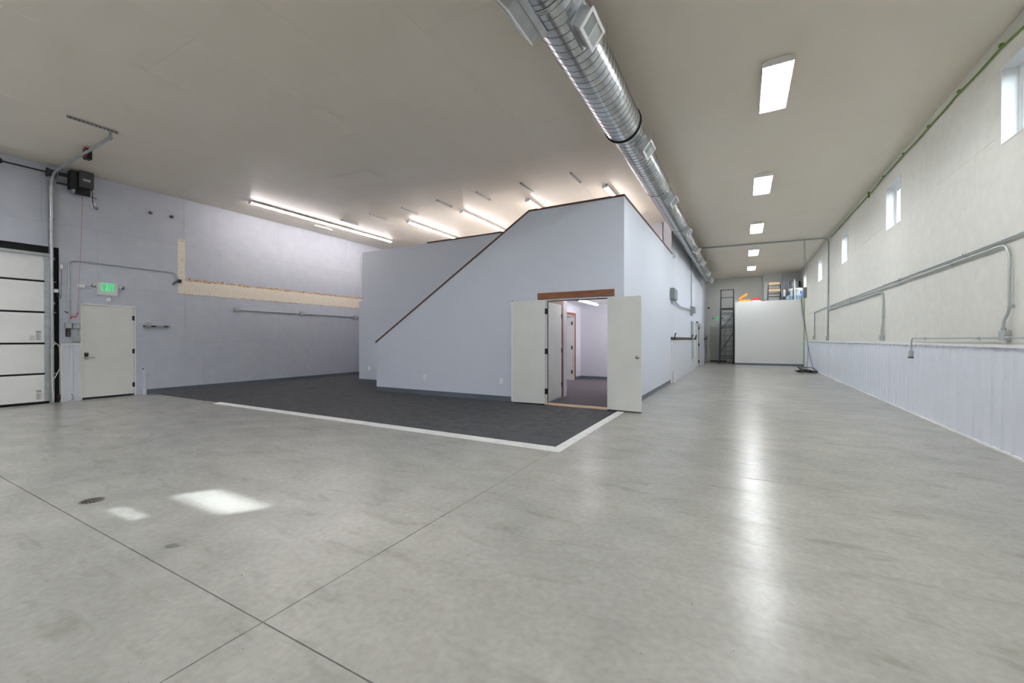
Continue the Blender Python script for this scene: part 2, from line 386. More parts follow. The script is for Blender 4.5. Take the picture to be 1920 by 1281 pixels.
# ------------------------------------------------------------------ office block
DL, DR, DT = -3.385, -2.13, 2.07          # front doorway
wf = MB()
wf.prism([(-8.0, 0), (DL, 0), (DL, 3.85), (-3.74, 3.85), (-8.0, 1.215)], 'y', YF, YF + 0.12)
wf.box(DL, DR, YF, YF + 0.12, DT, 3.85).box(DR, XS, YF, YF + 0.12, 0, 3.85)
wf.build('wall_office_front', M_office, kind='structure')
w2 = MB().box(-10.05, -3.62, 8.75, 8.87, 0, 2.43).box(-9.91, XS - 0.12, 8.75, 8.87, 2.43, 3.87)
w2.build('wall_office_stair', M_office, kind='structure')
MB().box(-10.05, -9.93, 8.87, YP, 0, 2.43).box(-9.91, -9.79, 8.87, YP, 2.43, 3.87).build('wall_office_left', M_office, kind='structure')
box(XS - 0.12, XS, YF + 0.12, YP, 0, 3.85).build('wall_office_side', M_office, kind='structure')
# brown wooden caps on top of the office walls
def slopecap():
    m = MB(); t = 0.035; y0, y1 = YF - 0.012, YF + 0.132
    sl_ = (3.85 - 1.215) / (8.0 - 3.74); n = Vector((-sl_, 1)).normalized() * t
    m.prism([(-8.02, 1.203), (-3.74, 3.85), (-3.74 + n.x * 0.35, 3.85 + t), (-8.02 + n.x, 1.203 + n.y)], 'y', y0, y1)
    m.prism([(-3.74, 3.85), (XS + 0.012, 3.85), (XS + 0.012, 3.85 + t), (-3.74 + n.x * 0.35, 3.85 + t)], 'y', y0, y1)
    return m
slopecap().build('trim_3', M_woodd, kind='structure')
box(XS - 0.132, XS + 0.012, YF + 0.132, YP - 0.001, 3.85, 3.885).build('trim_4', M_woodd, kind='structure')
box(-7.42, XS - 0.14, 8.738, 8.882, 3.87, 3.905).build('trim_5', M_woodd, kind='structure')
# pilasters on the partition, seen above the office
box(-2.31, -2.12, YP - 0.10, YP, 3.0, ZC).build('trim_6', M_roomin, kind='structure')
box(-2.07, XS, YP - 0.14, YP, 3.9, ZC).build('trim_7', M_roomin, kind='structure')
# vinyl cove baseboards
def cove(name, x0, x1, y0, y1, h=0.10):
    m = MB().box(x0, x1, y0, y1, 0, h); return m.build(name, M_base, kind='structure')
def covey(name, x, s, y0, y1, h=0.10):      # along y, facing s
    pr = [(x, 0.0), (x + s * 0.014, 0.0), (x + s * 0.014, 0.004), (x + s * 0.005, 0.016), (x + s * 0.005, h), (x, h)]
    return MB().prism(pr, 'y', y0, y1).build(name, M_base, kind='structure')
def covex(name, y, s, x0, x1, h=0.10):
    pr = [(y, 0.0), (y + s * 0.014, 0.0), (y + s * 0.014, 0.004), (y + s * 0.005, 0.016), (y + s * 0.005, h), (y, h)]
    return MB().prism(pr, 'x', x0, x1).build(name, M_base, kind='structure')
covey('baseboard_left', XL, 1, 4.475, YP, 0.115)
covex('baseboard_office_front', YF, -1, -8.0, DL - 0.03, 0.115)
covex('baseboard_office_stair', 8.75, -1, -10.05, -8.0, 0.115)
covey('baseboard_office_side', XS, 1, YF, 13.05, 0.10)
covey('baseboard_office_end', -8.0, -1, YF, 7.63, 0.115)
# ------------------------------------------------------------------ interior of the office
box(XS - 0.12 - 1.53, XS - 0.12, YF + 0.12, 8.75, 2.42, 2.5).build('ceiling_office_entry', M_white, kind='structure')
box(-10.04, XS - 0.12, 8.87, YP, 2.42, 2.5).build('ceiling_office', M_white, kind='structure')
box(-3.62, -3.50, YF + 0.12, 8.95, 0, 2.42).build('wall_room_entry', M_roomin, kind='structure')
box(-4.65, -3.62, 8.87, 8.95, 0, 2.42).build('wall_room_jog', M_roomin, kind='structure')
wallbox(-4.77, -4.65, 8.95, 13.1, 0, 2.42, [(11.66, 12.54, -1, 2.04)]).build('wall_room_left', M_roomin, kind='structure')
box(-10.04, XS - 0.12, 13.1, YP, 0, 2.42).build('wall_room_back', M_roomin, kind='structure')
covex('baseboard_room_back', 13.1, -1, -4.65, XS - 0.12, 0.10)
covey('baseboard_room_left', -4.65, 1, 12.66, 13.09, 0.10)
# ------------------------------------------------------------------ carpet laid in strips, with white edging
cp = thing('carpet', 'charcoal low pile carpet in strips around the lavender office block', 'carpet', (-7, 6, 0))
ct = 0.010; CF = 4.595
def cpiece(poly): MB().prism(poly, 'z', 0.0, ct).build('carpet_strip', M_carpet, cp)
cpiece([(-2.20, CF), (-1.952, CF), (-1.952, YF - 0.02), (-2.56, YF - 0.02)])
cpiece([(-9.86, CF), (-2.204, CF), (-2.564, YF - 0.02), (-9.86, YF - 0.02)])
cpiece([(-9.86, YF - 0.018), (-8.016, YF - 0.018), (-8.016, 8.735), (-9.86, 8.735)])
cpiece([(XL + 0.016, CF + 0.02), (-9.88, CF - 0.03), (-9.88, 7.0), (XL + 0.016, 7.0)])
cpiece([(XL + 0.016, 7.004), (-9.875, 7.004), (-9.875, 8.735), (-10.07, 8.735), (-10.07, YP - 0.01), (XL + 0.016, YP - 0.01)])
ci = thing('carpet', 'grey carpet inside the office seen through the double doorway', 'carpet', (-3, 10, 0))
MB().box(-3.48, XS - 0.14, YF + 0.11, 8.96, 0.0, ct).box(-4.63, XS - 0.14, 8.962, 13.08, 0.0, ct).build('carpet_strip', mat('mauve_grey_carpet', (98, 92, 96), 0.95, spec=0.15, mottle=(90, (114, 108, 112), 0.35, 0.7), bump=(260, 0.5)), ci)
for s_ in ([( -9.33, 4.455), (-1.83, 4.438), (-1.945, 4.596), (-9.33, 4.596)], [(-1.826, 4.442), (-1.826, YF - 0.06), (-1.94, YF - 0.06), (-1.94, 4.599)]):
    e = MB(); zz = [0.004, 0.004, 0.014, 0.014]
    e.add([(p[0], p[1], 0) for p in s_] + [(s_[i][0], s_[i][1], (0.003, 0.003, 0.013, 0.013)[i]) for i in range(4)],
          [(3, 2, 1, 0), (4, 5, 6, 7), (0, 1, 5, 4), (1, 2, 6, 5), (2, 3, 7, 6), (3, 0, 4, 7)])
    e.build('edge_strip', mat('white_edging', (226, 226, 224), 0.5, mottle=(9, (206, 206, 203), 0.5, 0.75)), cp)
# ------------------------------------------------------------------ front double door
hd = MB().bbox(-3.545, -2.02, YF - 0.035, YF, DT + 0.012, DT + 0.132, 0.004).build('trim_8', M_wood, kind='structure')
fr = struct('trim_9', ((DL + DR) / 2, YF + 0.05, 0))
MB().box(DL, DL + 0.02, YF - 0.004, YF + 0.13, 0, DT).box(DR - 0.02, DR, YF - 0.004, YF + 0.13, 0, DT).box(DL + 0.02, DR - 0.02, YF - 0.004, YF + 0.13, DT - 0.02, DT).build('door_jamb', M_white, fr)
MB().box(DL + 0.02, DL + 0.032, YF + 0.05, YF + 0.062, 0.02, DT - 0.02).box(DL + 0.02, DR - 0.02, YF + 0.05, YF + 0.062, DT - 0.034, DT - 0.02).build('door_stop', M_rubber, fr)
MB().bbox(DL, DR, YF - 0.03, YF + 0.11, 0.0, 0.034, 0.004).build('threshold', M_pine, fr)
def leaf(name, hx, hy, ang, width, m, z0=0.035, z1=2.06, th=0.044, knob=None, hinge_side=1, label=None, nh=3, hz=0.11):
    """door leaf hinged at (hx, hy) and swung to angle ang (radians from +x)"""
    d = Vector((math.cos(ang), math.sin(ang), 0)); nrm = Vector((-d.y, d.x, 0)); up = Vector((0, 0, 1))
    r = struct(name, (hx, hy, 0), label)
    c = Vector((hx, hy, (z0 + z1) / 2)) + d * width / 2
    MB().obox(c, d, nrm, up, width / 2, th / 2, (z1 - z0) / 2).build('door_slab', m, r)
    for i in range(nh):
        zc = z0 + 0.24 + i * (z1 - z0 - 0.46) / max(nh - 1, 1)
        hb = MB().cyl((hx - d.x * 0.008 + nrm.x * hinge_side * th * 0.6, hy - d.y * 0.008 + nrm.y * hinge_side * th * 0.6, zc - hz / 2), (hx - d.x * 0.008 + nrm.x * hinge_side * th * 0.6, hy - d.y * 0.008 + nrm.y * hinge_side * th * 0.6, zc + hz / 2), 0.009, n=8)
        hb.obox(Vector((hx, hy, zc)) - d * 0.004, d, nrm, up, 0.004, th * 0.7, hz / 2)
        hb.obox(Vector((hx, hy, zc)) - d * 0.02 + nrm * hinge_side * th * 0.5, d, nrm, up, 0.022, 0.004, hz / 2)
        hb.build('hinge', M_hinge, r)
    if knob:
        for s in (-1, 1):
            p = Vector((hx, hy, knob)) + d * (width - 0.065) + nrm * s * th / 2
            MB().lathe(p, nrm * s, [(0.0, 0), (0.033, 0.0), (0.033, 0.006), (0.012, 0.010), (0.011, 0.03), (0.022, 0.036), (0.027, 0.048), (0.024, 0.06), (0.0, 0.066)], 16).build('knob', M_chrome, r)
    return r
dl = leaf('door_1', DL + 0.02, YF - 0.055, math.radians(180 + 5.0), 0.69, M_doorp, hinge_side=-1)
MB().box(DL - 0.72, DL - 0.655, YF - 0.090, YF - 0.080, 0.04, 2.055).build('astragal', mat('bright_white_paint', (248, 248, 250), 0.4), dl)
MB().box(DL - 0.70, DL - 0.685, YF - 0.095, YF - 0.080, 2.055, 2.075).build('flush_bolt', M_black, dl)
dr = leaf('door_2', DR, YF - 0.055, math.radians(-3.0), 0.605, M_doorp, z0=0.03, z1=2.052, knob=0.98, hinge_side=1, nh=0)
# black door sweeps under both leaves
MB().box(DL - 0.66, DL + 0.01, YF - 0.10, YF - 0.06, 0.012, 0.035).build('door_sweep', M_rubber, dl)
MB().box(DR + 0.005, DR + 0.6, YF - 0.10, YF - 0.06, 0.012, 0.03).build('door_sweep', M_rubber, dr)
# inner doors
d3 = struct('door_3', (-3.49, 8.17, 0))
MB().box(-3.5, -3.482, 7.74, 8.585, 0.03, 2.05).build('door_slab', M_doorp, d3)
for z in (0.3, 1.05, 1.8): MB().cyl((-3.475, 8.592, z - 0.05), (-3.475, 8.592, z + 0.05), 0.010, n=8).box(-3.482, -3.476, 8.565, 8.60, z - 0.05, z + 0.05).build('hinge', M_hinge, d3)
MB().lathe((-3.482, 7.81, 0.98), (1, 0, 0), [(0.0, 0), (0.028, 0), (0.028, 0.005), (0.010, 0.009), (0.010, 0.03), (0.024, 0.04), (0.0, 0.055)], 12).build('knob', M_chrome, d3)
MB().box(-3.5, -3.478, 8.60, 8.69, 0, 2.14).box(-3.5, -3.478, 7.66, 8.60, 2.06, 2.14).build('casing', M_wood, d3)
d4 = leaf('door_4', -4.74, 12.50, math.radians(196), 0.82, M_white, z0=0.02, z1=2.02, hinge_side=1)
MB().box(-4.65, -4.632, 12.54, 12.62, 0, 2.12).box(-4.65, -4.632, 11.58, 11.66, 0, 2.12).box(-4.65, -4.632, 11.66, 12.54, 2.04, 2.12).build('casing', M_wood, d4)
MB().box(-4.78, -4.645, 12.52, 12.54, 0, 2.04).box(-4.78, -4.645, 11.66, 11.68, 0, 2.04).box(-4.78, -4.645, 11.68, 12.52, 2.02, 2.04).build('door_jamb', M_white, d4)
# ------------------------------------------------------------------ corridor left wall
CD = (20.3, 21.35, -0.1, 2.07); SG = (18.62, 19.45, 0.44, 2.05)
wallbox(XS - 0.12, XS, YP, YE, 0, ZC, [CD, SG]).build('wall_corridor', M_office, kind='structure')
t10 = struct('trim_10', (XS + 0.01, 16, 0))
wp = wallbox(XS, XS + 0.03, 13.12, YE, 0.0, 1.235, [CD, SG]); wp.build('wainscot_panel', mat('white_wainscot', (212, 216, 224), 0.5), t10)
wallbox(XS, XS + 0.045, 13.10, YE, 1.235, 1.265, [CD, SG]).build('cap_trim', M_white, t10)
MB().box(XS, XS + 0.04, 13.09, 13.12, 0, 1.265).build('end_trim', M_white, t10)
wdn = struct('window_9', (XS, 19.1, 0.44))
MB().box(XS - 0.02, XS + 0.035, 18.63, 19.44, 0.49, 2.04).build('pane', M_frost, wdn)
MB().box(XS - 0.1, XS + 0.06, 18.60, 19.47, 0.44, 0.49).build('window_sill', M_white, wdn)
d5 = leaf('door_5', XS + 0.065, 21.43, math.radians(81.5), 0.92, M_gdoor, z0=0.02, z1=2.04, hinge_side=1, hz=0.13, knob=0.98)
MB().box(XS - 0.13, XS + 0.045, 20.25, 20.31, 0, 2.11).box(XS - 0.13, XS + 0.045, 21.34, 21.40, 0, 2.11).box(XS - 0.13, XS + 0.045, 20.31, 21.34, 2.05, 2.11).build('door_jamb', M_doorp, d5)
MB().box(XS + 0.045, XS + 0.10, 20.5, 20.9, 2.04, 2.10).build('door_closer', M_dsteel, d5)
box(-3.2, XS - 0.12, 19.6, 21.8, 0.0, 2.6).build('wall_closet', mat('closet_grey', (120, 118, 114), 0.8), kind='structure')  # solid mid-grey block closing the opening behind the corridor doorway
def hookrail(y0, y1, label):
    h = thing('hook_rail', label, 'hook rail', (XS + 0.03, (y0 + y1) / 2, 1.28), 'dark hook rails on the corridor wall')
    MB().bbox(XS, XS + 0.035, y0, y1, 1.275, 1.365, 0.004).build('board', mat('dark_walnut', (62, 48, 48), 0.5), h)
    n = 2
    for k in range(n):
        y = y0 + 0.25 + k * (y1 - y0 - 0.5) / (n - 1)
        MB().tube([(XS + 0.035, y, 1.30), (XS + 0.075, y, 1.29), (XS + 0.085, y, 1.46), (XS + 0.12, y, 1.48)], 0.016, 8, 0.03).build('hook', M_black, h)
hookrail(13.13, 18.55, 'long dark board with black hooks along the corridor wall near the office corner')
hookrail(19.5, 20.2, 'short dark hook board between grey side window and open corridor door')
hookrail(22.7, 26.6, 'dark hook board on the corridor wall beyond the open grey door')
pv = MB().cyl((XS + 0.07, 13.30, 0.0), (XS + 0.07, 13.30, 0.06), 0.06, n=14); pv.cyl((XS + 0.07, 13.30, 0.06), (XS + 0.07, 13.30, 0.32), 0.035, 0.028, n=14)
tag(pv.build('pipe_stub', M_white), 'short white plastic pipe stub at the foot of the corridor wainscot', 'pipe')
# ------------------------------------------------------------------ storage box at the end of the corridor
BX0 = -0.32; BH = 3.215
MB().box(BX0, XR, YBX, YBX + 0.12, 0, BH).box(BX0, BX0 + 0.12, YBX + 0.12, YE, 0, BH).box(BX0 + 0.12, XR, YBX + 0.12, YE, BH - 0.12, BH).build('wall_storage', M_boxwall, kind='structure')
covex('baseboard_storage', YBX, -1, BX0, XR - 0.035, 0.10)
box(1.0, XR, 26.25, YE, BH, ZC).build('wall_bump', M_boxwall, kind='structure')
# ------------------------------------------------------------------ end wall exit door
d6 = struct('door_6', (-1.2, YE, 0))
MB().box(-1.64, -0.77, YE - 0.02, YE, 0.07, 2.02).build('door_slab', mat('olive_grey_door', (190, 189, 180), 0.5), d6)
MB().box(-1.68, -1.64, YE - 0.04, YE, 0, 2.07).box(-0.77, -0.73, YE - 0.04, YE, 0, 2.07).box(-1.64, -0.77, YE - 0.04, YE, 2.02, 2.07).build('door_frame', M_endwall, d6)
MB().box(-1.64, -0.77, YE - 0.03, YE, 0.0, 0.07).build('door_sweep', M_rubber, d6)
MB().lathe((-0.86, YE - 0.02, 0.95), (0, -1, 0), [(0, 0), (0.04, 0), (0.04, 0.01), (0.012, 0.012), (0.012, 0.05), (0.03, 0.06), (0, 0.08)], 12).build('knob', M_chrome, d6)
MB().box(-1.3, -1.05, YE - 0.06, YE, 2.10, 2.16).build('door_closer', M_galv, d6)
# ------------------------------------------------------------------ left wall: overhead door
gdo = struct('door_7', (XL, 0.9, 0))
GX = XL + 0.02; zs = [0.03, 0.60, 1.21, 1.835, 2.458, 3.01]
for i in range(5):
    p = MB().bbox(GX - 0.05, GX + 0.004, -0.95, 2.84, zs[i] + 0.018, zs[i + 1] - 0.018, 0.006).build('door_panel', M_garage, gdo)
    e = MB().box(GX + 0.004, GX + 0.008, 2.815, 2.905, zs[i] + 0.02, zs[i + 1] - 0.02)
    for zz in (0.12, 0.3, 0.47): e.cyl((GX + 0.008, 2.86, zs[i] + zz), (GX + 0.013, 2.86, zs[i] + zz), 0.008, n=6)
    e.build('end_stile', M_galv, p)
    if i in (0, 2):
        st = MB().box(GX + 0.004, GX + 0.005, 2.70, 2.78, zs[i] + 0.06, zs[i] + 0.26).build('sticker', mat('sticker_paper', (214, 214, 212), 0.6), p)
        pr = MB().box(GX + 0.005, GX + 0.0056, 2.71, 2.77, zs[i] + 0.22, zs[i] + 0.24)
        for q in range(4): pr.box(GX + 0.005, GX + 0.0056, 2.71, 2.76 - 0.008 * (q % 2), zs[i] + 0.08 + 0.03 * q, zs[i] + 0.09 + 0.03 * q)
        pr.build('print', mat('print_grey', (130, 130, 130), 0.6), p)
    if i == 2: MB().box(GX + 0.004, GX + 0.005, 2.62, 2.69, zs[i] + 0.06, zs[i] + 0.16).build('sticker', MATS['sticker_paper'], p)
for i in range(1, 5):
    MB().box(GX - 0.05, GX - 0.012, -0.95, 2.90, zs[i] - 0.018, zs[i] + 0.018).build('section_gap', M_rubber, gdo)
    h = MB().box(GX + 0.008, GX + 0.016, 2.83, 2.90, zs[i] - 0.06, zs[i] + 0.06); h.cyl((GX + 0.022, 2.82, zs[i]), (GX + 0.022, 2.98, zs[i]), 0.010, n=8); h.build('hinge', M_galv, gdo)
MB().box(GX - 0.05, GX + 0.0, -0.95, 2.88, 0.0, 0.045).build('bottom_seal', M_rubber, gdo)
MB().box(GX, GX + 0.05, -0.95, 2.93, 2.965, 3.02).build('top_strut', M_galv, gdo)
MB().box(XL - 0.06, XL - 0.03, -1.05, 3.035, 3.02, 3.17).box(XL - 0.06, XL - 0.03, 2.88, 3.035, 0.0, 3.02).build('weather_seal', M_rubber, gdo)
box(XL - 0.32, XL - 0.12, -1.1, 3.2, 0, 3.3).build('opening_backing_1', M_rubber, kind='structure')  # black backing box behind the overhead door opening
# track of the overhead door
tk = thing('door_track', 'galvanised high lift track of the overhead door curving to the ceiling', 'door track', (XL + 0.08, 2.95, 0))
m = MB().box(XL + 0.005, XL + 0.01, 2.885, 2.955, 0.0, 4.50).box(XL + 0.005, XL + 0.075, 2.885, 2.89, 0.0, 4.50); m.build('wall_angle', M_galv, tk)
for z in (1.2, 2.0, 2.9, 3.7): MB().box(XL + 0.01, XL + 0.09, 2.945, 2.955, z, z + 0.05).build('bracket', M_galv, tk)
def track(path, name):
    m = MB(); r = 0.024; m.tube(path, r, 10, 0.0); return m.build(name, M_galv, tk)
vt = [(XL + 0.10, 2.915, 0.02), (XL + 0.10, 2.905, 4.30)]
arc = [(XL + 0.10 + 0.36 * (1 - math.cos(a)), 2.905, 4.30 + 0.34 * math.sin(a)) for a in [PI / 2 * k / 10 for k in range(11)]]
track(vt, 'vertical_track'); track(arc, 'curved_track')
track([arc[-1], (-9.40, 2.95, 4.725)], 'horizontal_track')
m = MB().box(-9.35, -9.31, 2.39, 3.01, ZC - 0.006, ZC).box(-9.315, -9.31, 2.39, 3.01, ZC - 0.04, ZC); m.build('hanger_angle', M_galv, tk)
for q in range(12): MB().box(-9.309, -9.3085, 2.42 + q * 0.05, 2.445 + q * 0.05, ZC - 0.028, ZC - 0.014).build('slot', M_dsteel, tk)
MB().box(-9.42, -9.39, 2.925, 2.955, 4.68, ZC).box(-9.42, -9.31, 2.92, 2.928, 4.70, 4.76).build('hanger_strap', M_galv, tk)
bpx = MB().bbox(-10.62, -10.50, 2.93, 3.03, 4.60, 4.80, 0.008).build('bumper', M_black, tk)
MB().box(-10.500, -10.496, 2.925, 2.955, 4.62, 4.80).build('bumper_stripe', M_red, tk)
# torsion shaft
ts = thing('torsion_shaft', 'black torsion shaft with cable drum above the overhead door', 'shaft', (XL + 0.12, 1.5, 4.62))
MB().cyl((XL + 0.12, -1.0, 4.64), (XL + 0.12, 3.2, 4.64), 0.014, n=10).build('shaft', M_black, ts)
MB().lathe((XL + 0.12, 2.84, 4.64), (0, 1, 0), [(0, 0), (0.09, 0), (0.09, 0.015), (0.07, 0.02), (0.07, 0.10), (0.085, 0.105), (0.085, 0.12), (0, 0.12)], 18).build('cable_drum', M_dsteel, ts)
MB().box(XL + 0.0, XL + 0.16, 2.985, 2.993, 4.55, 4.75).build('bearing_plate', M_galv, ts)
MB().lathe((XL + 0.12, 2.13, 4.64), (0, 1, 0), [(0, 0), (0.05, 0), (0.05, 0.12), (0.03, 0.14), (0, 0.14)], 14).build('coupling', M_black, ts)
# opener
op = thing('door_opener', 'charcoal jackshaft door opener high on the lavender wall', 'door opener', (XL + 0.15, 3.35, 4.4))
MB().bbox(XL + 0.07, XL + 0.26, 3.27, 3.50, 4.46, 4.80, 0.012).build('housing', M_opener, op)
MB().bbox(XL + 0.03, XL + 0.22, 3.15, 3.27, 4.40, 4.78, 0.012).build('gear_case', M_black, op)
MB().cyl((XL + 0.14, 3.21, 4.38), (XL + 0.14, 3.46, 4.38), 0.062, n=16).build('motor', M_black, op)
MB().lathe((XL + 0.14, 3.19, 4.38), (0, 1, 0), [(0, 0), (0.05, 0), (0.066, 0.012), (0.066, 0.035), (0, 0.035)], 16).build('motor_cap', M_galv, op)
MB().box(XL + 0.26, XL + 0.262, 3.33, 3.44, 4.60, 4.645).build('name_plate', mat('plate_paper', (206, 206, 206), 0.5), op)
for q in range(5): MB().box(XL + 0.262, XL + 0.2628, 3.343 + q * 0.018, 3.355 + q * 0.018, 4.615, 4.631).build('plate_mark', MATS['print_grey'], op)
for z in (4.48, 4.69): MB().box(XL, XL + 0.05, 3.0, 3.17, z, z + 0.03).build('mount_bracket', M_dsteel, op)
MB().cyl((XL + 0.05, 3.45, 4.36), (XL + 0.05, 3.60, 4.33), 0.008, n=8).build('release_lever', M_dsteel, op)
MB().tube([(XL + 0.16, 3.49, 4.47), (XL + 0.10, 3.52, 4.40), (XL + 0.03, 3.54, 4.22), (XL + 0.05, 3.56, 4.12), (XL + 0.04, 3.62, 4.10), (XL + 0.04, 3.61, 4.15), (XL + 0.03, 3.57, 4.16)], 0.007, 6, 0.03).build('power_cord', M_cable, op)
def outlet(name, label, c, nrm, group=None, w_=0.072, h_=0.115, sockets=True, cat='outlet'):
    c = Vector(c); nrm = Vector(nrm); u = Vector((0, 0, 1)); s = u.cross(nrm).normalized()
    o = thing(name, label, cat, c - u * h_ / 2, group)
    MB().obox(c + nrm * 0.004, s, u, nrm, w_ / 2, h_ / 2, 0.004).build('cover_plate', mat('outlet_white', (250, 250, 250), 0.35), o)
    if sockets:
        for k in (-1, 1):
            sk_ = MB().obox(c + nrm * 0.009 + u * k * h_ * 0.21, s, u, nrm, w_ * 0.24, h_ * 0.13, 0.002).build('socket', mat('socket_white', (238, 238, 240), 0.35), o)
            MB().obox(c + nrm * 0.0115 + u * k * h_ * 0.21 + s * 0.006, s, u, nrm, 0.0015, 0.005, 0.0006).obox(c + nrm * 0.0115 + u * k * h_ * 0.21 - s * 0.006, s, u, nrm, 0.0015, 0.005, 0.0006).build('slot', M_black, sk_)
    return o
outlet('wall_outlet', 'white outlet with plug below the door opener', (XL, 3.56, 4.19), (1, 0, 0))
outlet('wall_outlet', 'white outlet low on the front office wall below the slope', (-6.44, YF, 0.42), (0, -1, 0))
outlet('wall_outlet', 'white outlet on the front office wall beside the left door leaf', (-4.39, YF, 0.43), (0, -1, 0))
outlet('wall_outlet', 'white blank cover plate low on the recessed office wall', (-9.63, 8.75, 0.44), (0, -1, 0), sockets=False)
# red pull cord
tag(MB().tube([(XL + 0.14, 3.35, 4.32), (XL + 0.10, 3.335, 3.2), (XL + 0.05, 3.31, 2.40), (XL + 0.045, 3.30, 1.84)], 0.0028, 6, 0.1).tube([(XL + 0.045, 3.30, 1.86), (XL + 0.06, 3.26, 1.75), (XL + 0.06, 3.20, 1.77), (XL + 0.05, 3.19, 1.72)], 0.010, 6, 0.03).build('pull_cord', M_red), 'thin red release cord hanging from the door opener', 'cord')
# ------------------------------------------------------------------ exit door in the left wall
d8 = struct('door_8', (XL, 3.8, 0))
MB().box(XL - 0.2, XL + 0.012, 3.345, 3.37, 0, 2.055).box(XL - 0.2, XL + 0.012, 4.243, 4.268, 0, 2.055).box(XL - 0.2, XL + 0.012, 3.37, 4.243, 2.03, 2.055).build('door_frame', M_white, d8)
sb = MB().box(XL - 0.05, XL - 0.008, 3.375, 4.238, 0.045, 2.025).build('door_slab', M_doorp, d8)
for z in (0.25, 1.02, 1.78): MB().cyl((XL + 0.006, 4.24, z - 0.055), (XL + 0.006, 4.24, z + 0.055), 0.010, n=8).box(XL - 0.008, XL - 0.004, 4.21, 4.24, z - 0.05, z + 0.05).build('hinge', M_hinge, d8)
lk = MB().bbox(XL - 0.008, XL + 0.016, 3.405, 3.468, 0.93, 1.005, 0.006).build('keypad_lock', M_black, d8)
MB().bbox(XL - 0.008, XL + 0.012, 3.405, 3.468, 0.87, 0.93, 0.006).build('lock_plate', M_chrome, d8)
MB().tube([(XL - 0.005, 3.437, 0.90), (XL + 0.05, 3.437, 0.90), (XL + 0.055, 3.56, 0.90)], 0.010, 8, 0.02).build('lever_handle', M_chrome, d8)
MB().cyl((XL + 0.016, 3.437, 0.985), (XL + 0.018, 3.437, 0.985), 0.008, n=10).build('indicator', M_white, d8)
MB().box(XL - 0.19, XL - 0.02, 3.37, 4.243, 0.0, 0.02).build('door_sill', M_dsteel, d8)
box(XL - 0.32, XL - 0.2, 3.3, 4.3, 0, 2.1).build('opening_backing_2', M_rubber, kind='structure')  # black backing box behind the exit door opening
MB().box(XL + 0.012, XL + 0.03, 3.40, 3.50, 2.035, 2.055).build('door_contact', M_white, d8)
# ------------------------------------------------------------------ EXIT signs
def letters(o, c, s, nrm, hh, total, m):
    """E X I T as raised letters; s = reading direction"""
    c, s, nrm = Vector(c), Vector(s), Vector(nrm); u = Vector((0, 0, 1))
    wds = [0.8, 1.0, 0.26, 0.86]; gap = 0.17; tot = sum(wds) + gap * 3; k = total / tot; st = 0.26
    x = -total / 2
    for ch, wd in zip('EXIT', wds):
        W_ = wd * k; H_ = hh; T = st * k; b = MB(); x0 = x
        def pl(poly):
            n = len(poly); vs = [c + s * (x0 + p[0]) + u * (p[1] - H_ / 2) for p in poly]
            b.add(vs + [v + nrm * 0.004 for v in vs], [tuple(range(n)), tuple(range(n, 2 * n))] + [(i, (i + 1) % n, (i + 1) % n + n, i + n) for i in range(n)])
        if ch == 'E':
            pl([(0, 0), (T, 0), (T, H_), (0, H_)])
            for z0 in (0, H_ / 2 - T * 0.4, H_ - T * 0.8): pl([(T, z0), (W_, z0), (W_, z0 + T * 0.8), (T, z0 + T * 0.8)])
        if ch == 'X':
            pl([(0, 0), (T * 1.1, 0), (W_, H_), (W_ - T * 1.1, H_)]); pl([(W_ - T * 1.1, 0), (W_, 0), (T * 1.1, H_), (0, H_)])
        if ch == 'I': pl([(0, 0), (W_, 0), (W_, H_), (0, H_)])
        if ch == 'T': pl([(W_ / 2 - T / 2, 0), (W_ / 2 + T / 2, 0), (W_ / 2 + T / 2, H_ - T * 0.8), (W_ / 2 - T / 2, H_ - T * 0.8)]); pl([(0, H_ - T * 0.8), (W_, H_ - T * 0.8), (W_, H_), (0, H_)])
        b.build('letter', m, o); x += W_ + gap * k
def exit_sign(label, c, s, nrm, w_=0.335, h_=0.27):
    c, s, nrm = Vector(c), Vector(s), Vector(nrm); u = Vector((0, 0, 1))
    o = thing('exit_sign', label, 'exit sign', c - u * h_ / 2)
    b = MB().obox(c + nrm * 0.028, s, u, nrm, w_ / 2, h_ / 2, 0.028); b.build('housing', M_white, o)
    letters(o, c + nrm * 0.057 + u * 0.035, s, nrm, 0.165, 0.225, M_exit)
    for k in (-1, 1):
        p = c + s * k * (w_ / 2 + 0.05) + u * 0.055 + nrm * 0.06
        a = (s * k * 0.55 + nrm * 0.7 - u * 0.25).normalized()
        hd_ = MB().lathe(p, a, [(0, -0.03), (0.03, -0.03), (0.04, 0.0), (0.05, 0.035), (0.05, 0.045), (0.043, 0.046), (0.03, 0.015), (0, 0.012)], 14).build('lamp_head', mat('clear_chrome', (224, 226, 226), 0.2, metal=0.35), o)
        MB().lathe(p, a, [(0, 0.041), (0.042, 0.041), (0.042, 0.043), (0, 0.043)], 14).build('lens', M_chrome, hd_)
        MB().cyl(c + s * k * w_ / 2 + u * 0.05 + nrm * 0.03, p - a * 0.02, 0.012, n=8).build('lamp_arm', M_white, o)
    return o
exit_sign('green lettered EXIT sign with two lamp heads above the grey door by the overhead door', (XL, 3.775, 2.40), (0, 1, 0), (1, 0, 0))
exit_sign('distant green EXIT sign on the end wall behind the rolling ladder', (-1.23, YE, 2.47), (1, 0, 0), (0, -1, 0))
